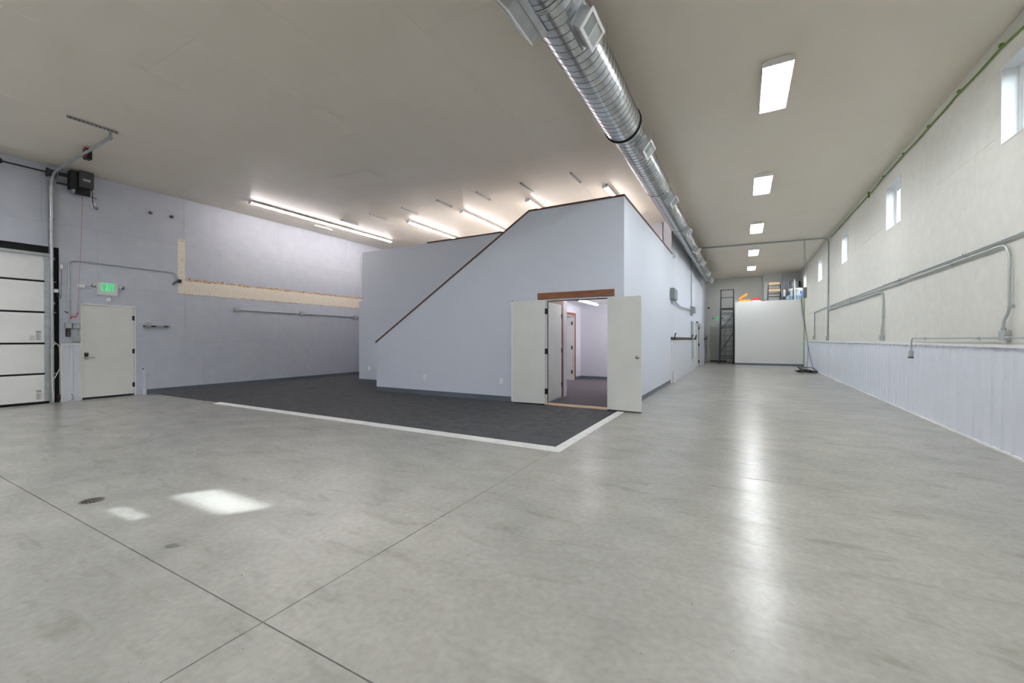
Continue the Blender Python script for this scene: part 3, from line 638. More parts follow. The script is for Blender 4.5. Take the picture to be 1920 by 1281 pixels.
# ------------------------------------------------------------------ left wall small things
def pipe_thing(name, label, cat, pts, r, m, straps=(), fil=0.07, nrm=(1, 0, 0), strap_dir=None, boxes=(), group=None, n=10):
    o = thing(name, label, cat, (Vector(pts[0]).x, Vector(pts[0]).y, min(Vector(p).z for p in pts)), group)
    MB().tube(pts, r, n, fil).build('pipe', m, o)
    nv = Vector(nrm)
    for (p, dr_) in straps:
        p, dr_ = Vector(p), Vector(dr_).normalized(); sd = nv.cross(dr_)
        MB().obox(p - nv * r, dr_, sd, nv, 0.012, r * 2.6, 0.002).obox(p + nv * 0.001, dr_, sd, nv, 0.010, r * 1.18, r * 1.18).build('strap', m, o)
    for (c, sx, sy, sz) in boxes:
        b = MB().bbox(c[0] - sx / 2, c[0] + sx / 2, c[1] - sy / 2, c[1] + sy / 2, c[2] - sz / 2, c[2] + sz / 2, 0.005).build('junction_box', m, o)
    return o
cx = XL + 0.018
pipe_thing('conduit', 'thin conduit arching over the exit sign to a black end fitting', 'conduit',
           [(cx, 3.174, 1.63), (cx, 3.172, 2.942), (cx, 5.05, 2.942), (cx + 0.01, 5.11, 2.78)], 0.013, M_conduit, [((cx, 3.18, 2.1), (0, 0, 1)), ((cx, 3.5, 2.942), (0, 1, 0)), ((cx, 4.85, 2.942), (0, 1, 0))], 0.13)
tag(MB().bbox(XL, XL + 0.08, 5.085, 5.15, 2.70, 2.78, 0.006).tube([(XL + 0.06, 5.09, 2.74), (XL + 0.09, 5.0, 2.69), (XL + 0.05, 4.97, 2.63)], 0.012, 6, 0.02).build('conduit_fitting', M_black), 'black fitting at the conduit end beside the bare wall strip', 'fitting')
def jbox(label, y0, y1, z0, z1, d=0.06, m=M_conduit):
    o = thing('junction_box', label, 'electrical box', (XL + d / 2, (y0 + y1) / 2, z0))
    MB().bbox(XL, XL + d, y0, y1, z0, z1, 0.006).build('box_body', m, o)
    cpv = MB().bbox(XL + d, XL + d + 0.006, y0 + 0.006, y1 - 0.006, z0 + 0.006, z1 - 0.006, 0.003).build('box_cover', m, o)
    for a, b in ((0.3, 0.5), (0.7, 0.5)):
        MB().cyl((XL + d + 0.006, y0 + (y1 - y0) * a, z0 + (z1 - z0) * b), (XL + d + 0.010, y0 + (y1 - y0) * a, z0 + (z1 - z0) * b), 0.014, n=10).build('knockout', M_galv, cpv)
    return o
jbox('grey steel switch box above the black door control', 3.104, 3.205, 1.52, 1.632)
jbox('grey steel box beside the exit door frame, upper', 3.224, 3.328, 1.52, 1.632)
jbox('grey steel box beside the exit door frame, lower, above the white wainscot', 3.222, 3.325, 1.25, 1.353)
tag(MB().cyl((XL + 0.02, 3.285, 1.353), (XL + 0.02, 3.285, 1.52), 0.012, n=8).build('conduit', M_conduit), 'short conduit joining two grey steel boxes by the exit door', 'conduit')
cs = thing('door_control', 'black three button door control below a steel box', 'control', (XL + 0.03, 3.15, 1.35))
MB().bbox(XL, XL + 0.05, 3.122, 3.182, 1.35, 1.515, 0.006).build('control_body', M_black, cs)
for k in range(3): MB().cyl((XL + 0.05, 3.155, 1.385 + k * 0.048), (XL + 0.06, 3.155, 1.385 + k * 0.048), 0.014, n=12).build('button', mat('button_amber', (150, 110, 70), 0.5), cs)
def smallbox(name, label, cat, y0, y1, z0, z1, d=0.03, m=M_white):
    b = MB().bbox(XL, XL + d, y0, y1, z0, z1, 0.005)
    b.bbox(XL + d, XL + d + 0.004, y0 + 0.012, y1 - 0.012, z0 + 0.012, z1 - 0.012, 0.002)
    return tag(b.build(name, m), label, cat)
smallbox('sensor_box', 'white sensor box at the red cord left of the EXIT sign', 'sensor', 3.305, 3.41, 2.385, 2.455, 0.045)
smallbox('sensor_box', 'small white sensor below the EXIT sign', 'sensor', 3.765, 3.83, 2.13, 2.205, 0.03)
sb_ = thing('contact_switch', 'small white contact switch with thin wire right of the overhead door track', 'switch', (XL + 0.01, 3.065, 2.72))
MB().bbox(XL, XL + 0.03, 3.04, 3.085, 2.74, 2.83, 0.005).build('switch_body', M_white, sb_)
MB().tube([(XL + 0.015, 3.062, 2.74), (XL + 0.01, 3.065, 2.25), (XL + 0.02, 3.05, 2.12), (XL + 0.03, 3.01, 2.16), (XL + 0.05, 2.975, 2.28)], 0.004, 6, 0.05).build('wire', M_gcable, sb_)
MB().bbox(XL + 0.11, XL + 0.15, 2.93, 2.99, 2.24, 2.31, 0.004).build('magnet', M_white, sb_)
tag(MB().tube([(XL + 0.13, 2.96, 1.21), (XL + 0.14, 3.0, 1.15), (XL + 0.15, 3.02, 0.75), (XL + 0.13, 2.94, 0.52), (XL + 0.12, 2.90, 0.45), (XL + 0.12, 2.92, 0.1), (XL + 0.11, 2.90, 0.04)], 0.008, 6, 0.12).tube([(XL + 0.13, 2.96, 1.21), (XL + 0.12, 2.90, 1.15), (XL + 0.115, 2.895, 0.42)], 0.006, 6, 0.05).build('sensor_wire', mat('ivory_cable', (222, 220, 208), 0.5)), 'ivory wire looping down the overhead door track', 'cable')
tag(MB().tube([(XL + 0.035, 3.19, 0.16), (XL + 0.05, 3.21, 0.13), (XL + 0.04, 3.225, 0.07), (XL + 0.05, 3.20, 0.02), (XL + 0.06, 3.14, 0.008)], 0.004, 6, 0.02).build('loose_wire', M_cable), 'short loose black wire at the foot of the white wainscot', 'wire')
pe = thing('photo_eye', 'small black photo eye with red lens at the foot of the door track', 'sensor', (XL + 0.06, 3.0, 0.06))
MB().bbox(XL + 0.02, XL + 0.08, 2.975, 3.03, 0.08, 0.16, 0.006).box(XL, XL + 0.02, 2.985, 3.02, 0.0, 0.16).build('eye_body', M_black, pe)
MB().cyl((XL + 0.08, 3.0, 0.125), (XL + 0.086, 3.0, 0.125), 0.012, n=10).build('lens', M_red, pe)
tag(MB().tube([(XL + 0.01, 3.115, 1.87), (XL + 0.05, 3.125, 1.86), (XL + 0.06, 3.15, 1.83)], 0.010, 6, 0.02).build('cable_clip', M_dsteel), 'small grey cable clip on the wall left of the exit door', 'clip')
for (y, z, l) in ((4.555, 4.297, 'grey anchor stud high on the lavender wall, left of two'), (4.978, 4.304, 'grey anchor stud high on the lavender wall, right of two')):
    a = thing('anchor_stud', l, 'stud', (XL, y, z))
    MB().cyl((XL, y, z), (XL + 0.02, y, z), 0.035, n=12).build('flange', M_dsteel, a)
    MB().cyl((XL + 0.02, y, z), (XL + 0.10, y, z), 0.016, n=10).build('stud', M_galv, a)
sh = thing('panic_bar', 'chrome and black push bar mounted on the wall right of the exit door', 'push bar', (XL + 0.05, 4.65, 1.56))
MB().bbox(XL, XL + 0.02, 4.44, 4.56, 1.575, 1.69, 0.004).build('mount_plate', M_conduit, sh)
MB().bbox(XL + 0.03, XL + 0.085, 4.385, 4.9, 1.58, 1.625, 0.005).build('bar_body', M_chrome, sh)
for (a, b) in ((4.384, 4.41), (4.53, 4.62), (4.78, 4.86)): MB().box(XL + 0.084, XL + 0.088, a, b, 1.588, 1.618).build('bar_inset', M_black, sh)
for y in (4.48, 4.84): MB().box(XL, XL + 0.035, y - 0.015, y + 0.015, 1.585, 1.62).build('standoff', M_dsteel, sh)
pipe_thing('conduit', 'straight conduit with three boxes along the lavender wall', 'conduit', [(cx, 6.45, 2.115), (cx, 10.9, 2.095)], 0.014, M_conduit,
           boxes=[((XL + 0.03, 6.47, 2.115), 0.06, 0.12, 0.12), ((XL + 0.03, 8.42, 2.117), 0.06, 0.13, 0.12), ((XL + 0.03, 10.5, 2.09), 0.06, 0.13, 0.12)], straps=[((cx, 7.4, 2.111), (0, 1, 0)), ((cx, 9.4, 2.103), (0, 1, 0))])
st_ = thing('pipe_stub', 'white capped pipe stub at the wall foot right of the exit door', 'pipe', (XL + 0.04, 4.405, 0))
MB().cyl((XL + 0.045, 4.41, 0), (XL + 0.045, 4.41, 0.12), 0.04, 0.03, n=12).cyl((XL + 0.045, 4.41, 0.10), (XL + 0.045, 4.41, 0.125), 0.05, n=12).build('base_fitting', M_whitem, st_)
MB().cyl((XL + 0.04, 4.395, 0.12), (XL + 0.03, 4.39, 0.60), 0.008, n=8).cyl((XL + 0.04, 4.425, 0.12), (XL + 0.03, 4.43, 0.58), 0.013, n=8).build('riser', M_whitem, st_)
MB().cyl((XL + 0.03, 4.39, 0.59), (XL + 0.03, 4.39, 0.615), 0.014, n=8).build('cap', M_dsteel, st_)
# bare unpainted strip on the left wall (L shape), torn edge above
def ragged(y0, y1, z0, z1, n, amp):
    top = [(y0 + (y1 - y0) * k / n, z1 + random.uniform(-amp, amp)) for k in range(n + 1)]
    bot = [(y0 + (y1 - y0) * k / n, z0 + random.uniform(-amp, amp)) for k in range(n + 1)]
    return bot + top[::-1]
MB().prism(ragged(5.096, 10.9, 2.43, 2.78, 70, 0.008), 'x', XL, XL + 0.0035).build('bare_strip', osb_bare(), wl)
MB().prism([(5.096, 2.79), (5.26, 2.79), (5.25, 3.1), (5.262, 3.4), (5.256, 3.80), (5.10, 3.785), (5.094, 3.4), (5.10, 3.1)], 'x', XL, XL + 0.003).build('bare_strip', osb_bare(), wl)
MB().prism(ragged(5.26, 10.9, 2.775, 2.825, 150, 0.02), 'x', XL, XL + 0.005).build('torn_edge', M_torn, wl)
MB().prism(ragged(5.10, 10.9, 2.425, 2.437, 150, 0.007), 'x', XL, XL + 0.0045).build('torn_edge', M_torn, wl)
for k in range(14):
    z = random.uniform(2.9, 3.75) if k < 6 else random.uniform(2.47, 2.74); y = random.uniform(5.12, 5.22) if k < 6 else random.uniform(5.4, 10.5)
    MB().prism([(y, z), (y + 0.05, z + 0.006), (y + 0.07, z + 0.016), (y + 0.02, z + 0.012)], 'x', XL, XL + 0.0055).build('torn_chip', M_torn, wl)
# white cable loop on the office wall corner
tag(MB().tube([(-9.89, 8.735, 3.86), (-9.95, 8.73, 3.7), (-9.97, 8.73, 3.45), (-9.93, 8.735, 3.25), (-9.915, 8.74, 2.95)], 0.009, 6, 0.12).build('cable_loop', M_white), 'white cable loop hanging at the ragged corner of the recessed office wall', 'cable')
# ------------------------------------------------------------------ duct
DX, DZ = -1.52, 4.40
du = thing('spiral_duct', 'galvanised spiral air duct running the whole length under the ceiling', 'duct', (DX, 10, DZ - 0.26))
def duct_sec(y0, y1, r, first=False):
    n = 36
    sct = MB()
    sct.add([(DX + r * math.cos(2 * PI * k / n), y, DZ + r * math.sin(2 * PI * k / n)) for y in (y0, y1) for k in range(n)], [(k, (k + 1) % n, (k + 1) % n + n, k + n) for k in range(n)], True)
    body = sct.build('duct_section', M_duct, du)
    # helical lock seam, a real raised ridge
    pitch = 0.115; N = int((y1 - y0) / pitch * 28); hx = MB(); vs = []; wd, ht = 0.0035, 0.0035
    for i in range(N + 1):
        a = 2 * PI * i / 28; y = y0 + pitch * i / 28
        for (dy, dr_) in ((-wd, -0.001), (-wd * 0.5, ht), (wd * 0.5, ht), (wd, -0.001)):
            vs.append((DX + (r + dr_) * math.cos(a), min(max(y + dy, y0), y1), DZ + (r + dr_) * math.sin(a)))
    hx.add(vs, [(i * 4 + k, i * 4 + k + 1, (i + 1) * 4 + k + 1, (i + 1) * 4 + k) for i in range(N) for k in range(3)], False)
    hx.build('lock_seam', M_seam, body)
def ring(y, r0, r1, w_=0.05, m=M_duct, name='coupling'):
    MB().lathe((DX, y, DZ), (0, 1, 0), [(r0 + 0.004, -w_), (r0 + 0.008, -w_), (r0 + 0.008, 0), (r1 + 0.006, w_), (r1 + 0.002, w_)], 36).build(name, m, du)
duct_sec(YN, 3.30, 0.262); duct_sec(3.36, 6.08, 0.258); duct_sec(6.16, 8.80, 0.226); duct_sec(8.90, 12.0, 0.214); duct_sec(12.1, 17.2, 0.20); duct_sec(17.3, 23.6, 0.192)
ring(3.33, 0.262, 0.258, 0.03); ring(6.12, 0.258, 0.226, 0.05)
MB().lathe((DX, 6.06, DZ), (0, 1, 0), [(0.260, -0.012), (0.272, -0.012), (0.272, 0.012), (0.260, 0.012)], 36).build('gasket', M_rubber, du)
ring(8.85, 0.226, 0.214); ring(12.05, 0.214, 0.20); ring(17.25, 0.20, 0.192)
MB().lathe((DX, 23.6, DZ), (0, 1, 0), [(0.196, -0.02), (0.196, 0.02), (0, 0.022)], 30).build('end_cap', M_duct, du)
for y in (1.5, 4.6, 7.4, 10.4, 13.6, 16.4, 19.4, 22.4):
    for q in (-0.19, 0.19): MB().cyl((DX + q, y, DZ + 0.1), (DX + q, y, ZC), 0.004, n=6).build('hanger_wire', M_galv, du)
def register(y, r, side, L=0.33, Hh=0.18, ang=-38):
    a = math.radians(ang if side > 0 else 180 - ang); n_ = Vector((math.cos(a), 0, math.sin(a))); t_ = Vector((-math.sin(a), 0, math.cos(a))) * side; yv = Vector((0, 1, 0))
    c0 = Vector((DX, y, DZ)); out = r + 0.11
    b = MB(); vs = []
    for dd, kk in ((r * 0.80, 1.22), (r + 0.01, 1.22), (r + 0.012, 1.0), (out, 1.0)):
        for (i, j) in ((-1, -1), (1, -1), (1, 1), (-1, 1)): vs.append(c0 + n_ * dd + yv * i * L / 2 * kk + t_ * j * Hh / 2 * kk)
    b.add(vs, [(k + a, k + (a + 1) % 4, k + 4 + (a + 1) % 4, k + 4 + a) for k in (0, 4, 8) for a in range(4)] + [(0, 3, 2, 1)])
    rb = b.build('register_box', M_galv, du)
    f = MB(); fw = 0.028; cc = c0 + n_ * (out + 0.006)
    for s in (-1, 1):
        f.obox(cc + yv * s * (L / 2 - fw / 2 + 0.012), yv, t_, n_, fw / 2, Hh / 2 + 0.012, 0.007); f.obox(cc + t_ * s * (Hh / 2 - fw / 2 + 0.012), yv, t_, n_, L / 2 + 0.012 - fw, fw / 2, 0.007)
    f.build('register_frame', M_white, rb)
    MB().obox(cc - n_ * 0.012, yv, t_, n_, L / 2 - 0.01, Hh / 2 - 0.01, 0.002).build('register_back', mat('register_dark_metal', (84, 84, 84), 0.6, metal=0.3), rb)  # plain dark grey plate behind the louvres
    sl2 = MB(); q = 18
    for k in range(q): sl2.obox(cc - n_ * 0.004 + yv * (-L / 2 + 0.03 + (L - 0.06) * (k + 0.5) / q), yv, t_, n_, 0.0035, Hh / 2 - 0.02, 0.004)
    lv = sl2.build('louvres', M_conduit, rb); lv['kind'] = 'stuff'
    MB().obox(cc, yv, t_, n_, 0.006, Hh / 2 - 0.015, 0.005).build('divider', M_white, rb)
    MB().obox(cc - n_ * 0.002 + yv * L * 0.225, yv, t_, n_, L * 0.2, Hh / 2 - 0.02, 0.002).build('damper_plate', M_conduit, rb)
for y, r in ((3.78, 0.258), (6.62, 0.226), (9.42, 0.214), (12.35, 0.20), (15.1, 0.20), (17.85, 0.192), (20.65, 0.192), (23.1, 0.192)): register(y, r, 1)
register(3.30, 0.262, -1, 0.46, 0.26)
register(0.9, 0.262, 1)
# ------------------------------------------------------------------ high-bay lamps
def highbay():
    x, y, z0 = 0.39, 6.80, 4.735
    o = thing('highbay_lamp', '', 'lamp', (x, y, z0), 'high-bay tube lamps in a row under the corridor ceiling')
    hw, hl, tw = 0.172, 0.61, 0.105
    sec = [(x - hw, z0 - 0.006), (x - hw, z0 + 0.044), (x - tw, ZC - 0.006), (x + tw, ZC - 0.006), (x + hw, z0 + 0.044), (x + hw, z0 - 0.006), (x + hw - 0.006, z0 - 0.006), (x + hw - 0.006, z0 + 0.042), (x + tw, ZC - 0.02), (x - tw, ZC - 0.02), (x - hw + 0.006, z0 + 0.042), (x - hw + 0.006, z0 - 0.006)]
    MB().prism(sec, 'y', y - hl, y + hl).build('housing', M_white, o)
    for s in (-1, 1):
        MB().prism([(x - hw, z0 - 0.006), (x + hw, z0 - 0.006), (x + hw, z0 + 0.044), (x + tw, ZC - 0.006), (x - tw, ZC - 0.006), (x - hw, z0 + 0.044)], 'y', y + s * hl, y + s * (hl + 0.006)).build('end_cap', M_white, o)
        MB().box(x - 0.02, x + 0.02, y + s * 0.4 - 0.02, y + s * 0.4 + 0.02, ZC - 0.01, ZC).build('ceiling_clip', M_galv, o)
    for k in range(6):
        xx = x - hw + 0.032 + k * (2 * hw - 0.064) / 5
        MB().cyl((xx, y - hl + 0.03, z0 + 0.022), (xx, y + hl - 0.03, z0 + 0.022), 0.020, n=10).build('tube', M_tube, o)
        for s in (-1, 1): MB().box(xx - 0.014, xx + 0.014, y + s * (hl - 0.015) - 0.013, y + s * (hl - 0.015) + 0.013, z0 + 0.004, z0 + 0.04).build('lamp_holder', M_white, o)
    return o
hb0 = highbay()
hb0['label'] = 'large bright tube lamp on the ceiling, nearest of the corridor row'
for k, l in ((1, 'second nearest bright tube lamp in the corridor ceiling row'), (2, 'third of the bright tube lamps in the corridor ceiling row'), (3, 'fourth bright tube lamp, just beyond the ceiling conduit'), (4, 'farthest and smallest bright tube lamp near the end wall')):
    dup(hb0, (0, 4.14 * k, 0), l)
dup(hb0, (0, -4.14, 0), 'bright tube lamp overhead, before the nearest visible one')
dup(hb0, (0, -8.0, 0), 'bright tube lamp by the near wall behind the viewpoint')
for x, l in ((-11.2, 'nearest the overhead door'), (-8.7, 'second from the overhead door'), (-6.2, 'third from the overhead door'), (-3.7, 'nearest the duct')):  # out-of-view lamps added to brighten the near area and office front
    dup(hb0, (x - 0.39, -7.6, 0), 'added bright tube lamp over the open floor by the near wall, ' + l)
# ------------------------------------------------------------------ strip lights
def strip_light(x, y0, y1, label, m=M_strip, zt=ZC - 0.002, room=False):
    o = thing('strip_light', label, 'lamp', (x, (y0 + y1) / 2, zt - 0.09), None if room else 'linear tube lights on the warm ceiling')
    MB().prism([(x - 0.03, zt), (x - 0.06, zt - 0.036), (x - 0.06, zt - 0.044), (x + 0.06, zt - 0.044), (x + 0.06, zt - 0.036), (x + 0.03, zt)], 'y', y0, y1).build('housing', M_white, o)
    n = max(1, round((y1 - y0) / 2.44)); L = (y1 - y0) / n
    for k in range(n):
        MB().cyl((x, y0 + k * L + 0.02, zt - 0.062), (x, y0 + (k + 1) * L - 0.02, zt - 0.064), 0.015, n=10).build('tube', m, o)
    for y in (y0 - 0.012, y1): MB().bbox(x - 0.062, x + 0.062, y, y + 0.012, zt - 0.082, zt, 0.003).build('end_cap', M_white, o)
    MB().tube([(x, y0 - 0.01, zt - 0.02), (x, y0 - 0.16, zt - 0.006)], 0.006, 6, 0).build('power_lead', M_white, o)
    return o
strip_light(-10.95, 6.10, 10.95, 'long bright tube light parallel to the lavender left wall')
strip_light(-8.67, 9.36, 11.80, 'bright tube light above the recessed office wall, left one')
strip_light(-6.71, 9.33, 11.77, 'bright tube light meeting the top of the sloping wall')
strip_light(-4.71, 9.36, 11.80, 'bright tube light showing above the flat office wall top')
strip_light(-2.74, 9.36, 11.80, 'bright tube light just left of the office corner and duct')
strip_light(-3.95, 10.9, 12.6, 'small tube light on the office ceiling seen through the doorway', M_room, 2.42, True)
strip_light(-3.0, 8.2, 9.9, 'tube light on the ceiling just inside the double doorway', M_room, 2.42, True)
strip_light(-2.45, 10.6, 12.9, 'added tube light on the office ceiling hidden behind the right door leaf', emit('added_room_tube', (255, 250, 250), 34.0), 2.42, True)  # strong out-of-sight tube added to brighten the room
strip_light(-6.2, 10.6, 12.2, 'tube light in the side room behind the inner doorway', M_room, 2.42, True)
nm = ['first and leftmost', 'second', 'third', 'fourth', 'fifth', 'sixth', 'seventh', 'eighth and rightmost']
for k in range(8):
    x = -11.53 + 1.193 * k
    o = thing('ceiling_strut', 'slotted metal strut on the ceiling, %s from the left wall' % nm[k], 'strut', (x, 8.65, ZC - 0.035), 'slotted ceiling struts in a row')
    z0 = ZC - 0.032; mm = M_white if k == 0 else M_galv
    MB().box(x - 0.02, x - 0.016, 8.34, 8.96, z0, ZC).box(x + 0.016, x + 0.02, 8.34, 8.96, z0, ZC).box(x - 0.016, x - 0.008, 8.34, 8.96, z0, z0 + 0.004).box(x + 0.008, x + 0.016, 8.34, 8.96, z0, z0 + 0.004).build('channel', mm, o)
    MB().box(x - 0.016, x + 0.016, 8.34, 8.96, ZC - 0.004, ZC).build('channel_back', M_dsteel if k else M_white, o)
# ------------------------------------------------------------------ conduits of the right wall and ceiling
RX = XR - 0.03
pipe_thing('conduit', 'grey conduit crossing the ceiling and dropping down the cream wall', 'conduit',
           [(DX + 0.15, 17.60, ZC - 0.035), (RX - 0.0, 17.88, ZC - 0.035), (RX, 17.88, 2.52), (RX, 17.95, 1.42)], 0.026, M_conduit,
           [((-0.7, 17.65, ZC - 0.035), (1, 0, 0)), ((0.6, 17.74, ZC - 0.035), (1, 0, 0)), ((1.9, 17.83, ZC - 0.035), (1, 0, 0)), ], 0.16, nrm=(0, 0, -1),
           boxes=[((XR - 0.045, 17.96, 1.33), 0.08, 0.15, 0.16)])
pipe_thing('conduit', 'upper of the two long parallel conduits along the cream wall', 'conduit',
           [(RX, 17.8, 2.420), (RX, YN + 0.1, 2.42)], 0.0145, M_conduit, [((RX, y, 2.42), (0, 1, 0)) for y in (14.5, 10.4, 7.8, 5.4)], 0.1, nrm=(-1, 0, 0))
pipe_thing('conduit', 'lower long conduit bending down to the large steel box at right', 'conduit',
           [(RX, 17.8, 2.360), (RX, 6.71, 2.360), (RX, 6.71, 1.60), (RX - 0.01, 6.80, 1.50), (RX - 0.01, 6.80, 1.41)], 0.0145, M_conduit,
           [((RX, y, 2.36), (0, 1, 0)) for y in (14.5, 10.4, 8.2)] + [((RX, 6.70, 1.66), (0, 0, 1))], 0.20, nrm=(-1, 0, 0))
pipe_thing('conduit', 'third conduit bending down to a small box in the middle of the cream wall', 'conduit',
           [(RX - 0.0, 17.8, 2.300), (RX, 11.46, 2.300), (RX, 11.46, 1.62), (RX - 0.005, 11.52, 1.5), (RX - 0.005, 11.52, 1.38)], 0.017, M_conduit,
           [((RX, 14.5, 2.300), (0, 1, 0)), ((RX, 11.46, 1.75), (0, 0, 1))], 0.22, nrm=(-1, 0, 0), boxes=[((XR - 0.035, 11.53, 1.325), 0.07, 0.15, 0.11)])
pipe_thing('conduit', 'far conduit bending down to a small box before the white storage wall', 'conduit',
           [(RX, 17.9, 2.44), (RX, 20.95, 2.40), (RX, 21.0, 1.42)], 0.018, M_conduit, [((RX, 20.99, 1.7), (0, 0, 1))], 0.12, nrm=(-1, 0, 0),
           boxes=[((XR - 0.04, 21.05, 1.36), 0.07, 0.18, 0.13)])
bb = thing('junction_box', 'large square steel junction box above the ribbed wainscot', 'electrical box', (XR - 0.06, 6.75, 1.26))
MB().bbox(XR - 0.058, XR, 6.734, 6.852, 1.275, 1.392, 0.004).build('box_body', M_galv, bb)
MB().bbox(XR - 0.063, XR - 0.058, 6.738, 6.848, 1.279, 1.388, 0.002).build('box_cover', M_conduit, bb)
MB().cyl((XR - 0.04, 6.80, 1.392), (XR - 0.04, 6.80, 1.42), 0.021, n=12).build('connector', M_galv, bb)
pipe_thing('conduit', 'thin conduit above the wainscot ending in a downward fitting', 'conduit',
           [(XR - 0.045, YN + 0.1, 1.305), (XR - 0.045, 9.70, 1.312), (XR - 0.045, 9.72, 1.08)], 0.011, M_conduit, [((XR - 0.045, y, 1.307), (0, 1, 0)) for y in (6.35, 7.35, 9.1)], 0.09, nrm=(-1, 0, 0))
ft = thing('conduit_fitting', 'steel end fitting hanging on the ribbed wainscot', 'fitting', (XR - 0.045, 9.72, 0.96))
MB().bbox(XR - 0.075, XR - 0.02, 9.685, 9.755, 0.985, 1.10, 0.010).build('fitting_body', M_galv, ft)
MB().bbox(XR - 0.079, XR - 0.02, 9.675, 9.765, 0.965, 0.987, 0.004).build('fitting_base', M_dsteel, ft)
# green cable along the top of the right wall
gp = [(6.0, 4.585), (6.487, 4.60), (6.945, 4.652), (7.5, 4.655), (8.015, 4.682), (8.5, 4.672), (9.089, 4.681), (9.7, 4.68), (10.28, 4.705), (10.9, 4.695), (11.514, 4.71), (12.1, 4.68), (12.705, 4.69), (13.8, 4.70), (15.0, 4.72), (16.2, 4.715), (17.5, 4.738)]
gc = thing('green_cable', 'bright green cable clipped along the top of the cream wall', 'cable', (XR - 0.02, 10, 4.6))
MB().tube([(XR - 0.018, YN + 0.05, 4.60)] + [(XR - 0.018, y, z) for y, z in gp], 0.011, 6, 0.15).build('cable', M_green, gc)
for y, z in ((6.945, 4.665), (8.015, 4.69), (9.089, 4.69), (10.28, 4.712), (11.514, 4.716)): MB().box(XR - 0.032, XR, y - 0.02, y + 0.02, z, z + 0.03).build('clip', M_green, gc)
MB().box(XR - 0.035, XR, 12.66, 12.70, 4.63, 4.76).build('clip', M_green, gc)
# hanging cord and cables down to the coil
tag(MB().tube([(1.89, 17.83, ZC - 0.06), (1.90, 17.85, 4.2), (1.96, 18.2, 3.75)], 0.005, 6, 0.2).tube([(1.93, 17.83, ZC - 0.06), (1.94, 17.85, 4.3), (2.02, 18.1, 3.78)], 0.005, 6, 0.2).build('hanging_cord', M_gcable), 'thin paired cord hanging from the ceiling conduit before the storage box', 'cord')
dc = thing('drop_cable', 'dark cables dropping from the storage box top to the floor coil', 'cable', (2.5, 22, 0))
MB().tube([(2.50, YBX - 0.03, 3.22), (2.53, YBX - 0.09, 2.7), (2.52, 23.4, 2.2), (2.50, 22.3, 1.3), (2.45, 21.0, 0.55), (2.50, 20.2, 0.02)], 0.012, 6, 0.5).build('cable', M_gcable, dc)
MB().tube([(2.47, YBX - 0.03, 3.22), (2.50, YBX - 0.10, 2.6), (2.54, 23.6, 2.0), (2.52, 22.2, 1.1), (2.36, 20.8, 0.5), (2.24, 20.1, 0.25), (2.25, 19.9, 0.03)], 0.012, 6, 0.5).build('cable', M_gcable, dc)
MB().cyl((XR - 0.03, YBX - 0.03, 0.05), (XR - 0.03, YBX - 0.03, 3.2), 0.014, n=8).build('riser_cable', M_green, dc)
cl = thing('cable_coil', 'heap of black coiled cable on the concrete before the storage wall', 'cable', (2.2, 19.85, 0))
for k in range(7):
    r = random.uniform(0.18, 0.30); ox, oy = random.uniform(-0.10, 0.08), random.uniform(-0.25, 0.15); pts = []
    for q in range(25):
        a = 2 * PI * q / 24; zz = 0.02 + k * 0.012 + 0.012 * math.sin(3 * a + k)
        if k > 4: zz += 0.11 * max(0, math.sin(a * 1 + k)) 
        pts.append((2.2 + ox + r * math.cos(a), 19.85 + oy + 1.5 * r * math.sin(a), zz))
    MB().tube(pts, 0.015, 6, 0).build('cable_loop', M_cable, cl)
# ------------------------------------------------------------------ corridor left wall electrics
eb = thing('electrical_box', 'grey electrical box high on the corridor wall near the office corner', 'electrical box', (XS + 0.06, 13.3, 2.45))
MB().bbox(XS, XS + 0.12, 12.95, 13.6, 2.47, 2.80, 0.01).build('box_body', M_greyp, eb)
MB().bbox(XS + 0.12, XS + 0.13, 12.98, 13.57, 2.49, 2.78, 0.004).build('box_cover', M_greyp, eb)
pipe_thing('conduit', 'pair of bowed conduits linking two grey boxes on the corridor wall', 'conduit', [(XS + 0.05, 13.5, 2.47), (XS + 0.06, 14.6, 2.36), (XS + 0.06, 17.6, 2.47), (XS + 0.05, 18.3, 2.52)], 0.022, M_conduit, fil=0.9)
pipe_thing('conduit', 'vertical conduit on the corridor wall rising to the duct', 'conduit', [(XS + 0.04, 18.5, 2.6), (XS + 0.04, 18.5, ZC)], 0.025, M_conduit, [((XS + 0.04, 18.5, 3.2), (0, 0, 1)), ((XS + 0.04, 18.5, 4.1), (0, 0, 1))])
eb2 = thing('electrical_box', 'small grey electrical box below the vertical conduit in the corridor', 'electrical box', (XS + 0.06, 18.6, 2.35))
MB().bbox(XS, XS + 0.16, 18.3, 19.0, 2.38, 2.62, 0.01).build('box_body', M_greyp, eb2)
MB().bbox(XS, XS + 0.10, 18.3, 18.5, 2.26, 2.38, 0.006).build('box_hub', M_greyp, eb2)
dm = thing('dome_camera', 'small white dome camera on the corridor wall below the duct', 'camera', (XS + 0.03, 13.6, 3.78))
MB().lathe((XS, 13.6, 3.83), (1, 0, 0), [(0, 0), (0.06, 0), (0.06, 0.03), (0, 0.03)], 14).build('mount', M_white, dm)
MB().lathe((XS + 0.03, 13.6, 3.83), (1, 0, -0.4), [(0.045, 0), (0.045, 0.03), (0.035, 0.055), (0.0, 0.075)], 14).build('dome', M_whitem, dm)
MB().tube([(XS + 0.01, 13.6, 3.89), (XS + 0.01, 13.66, 3.97), (XS + 0.01, 13.85, 3.98)], 0.006, 6, 0.04).build('lead', M_white, dm)
sc = thing('bullet_camera', 'small black camera high on the end wall beside the corridor', 'camera', (-1.74, YE - 0.05, 3.08))
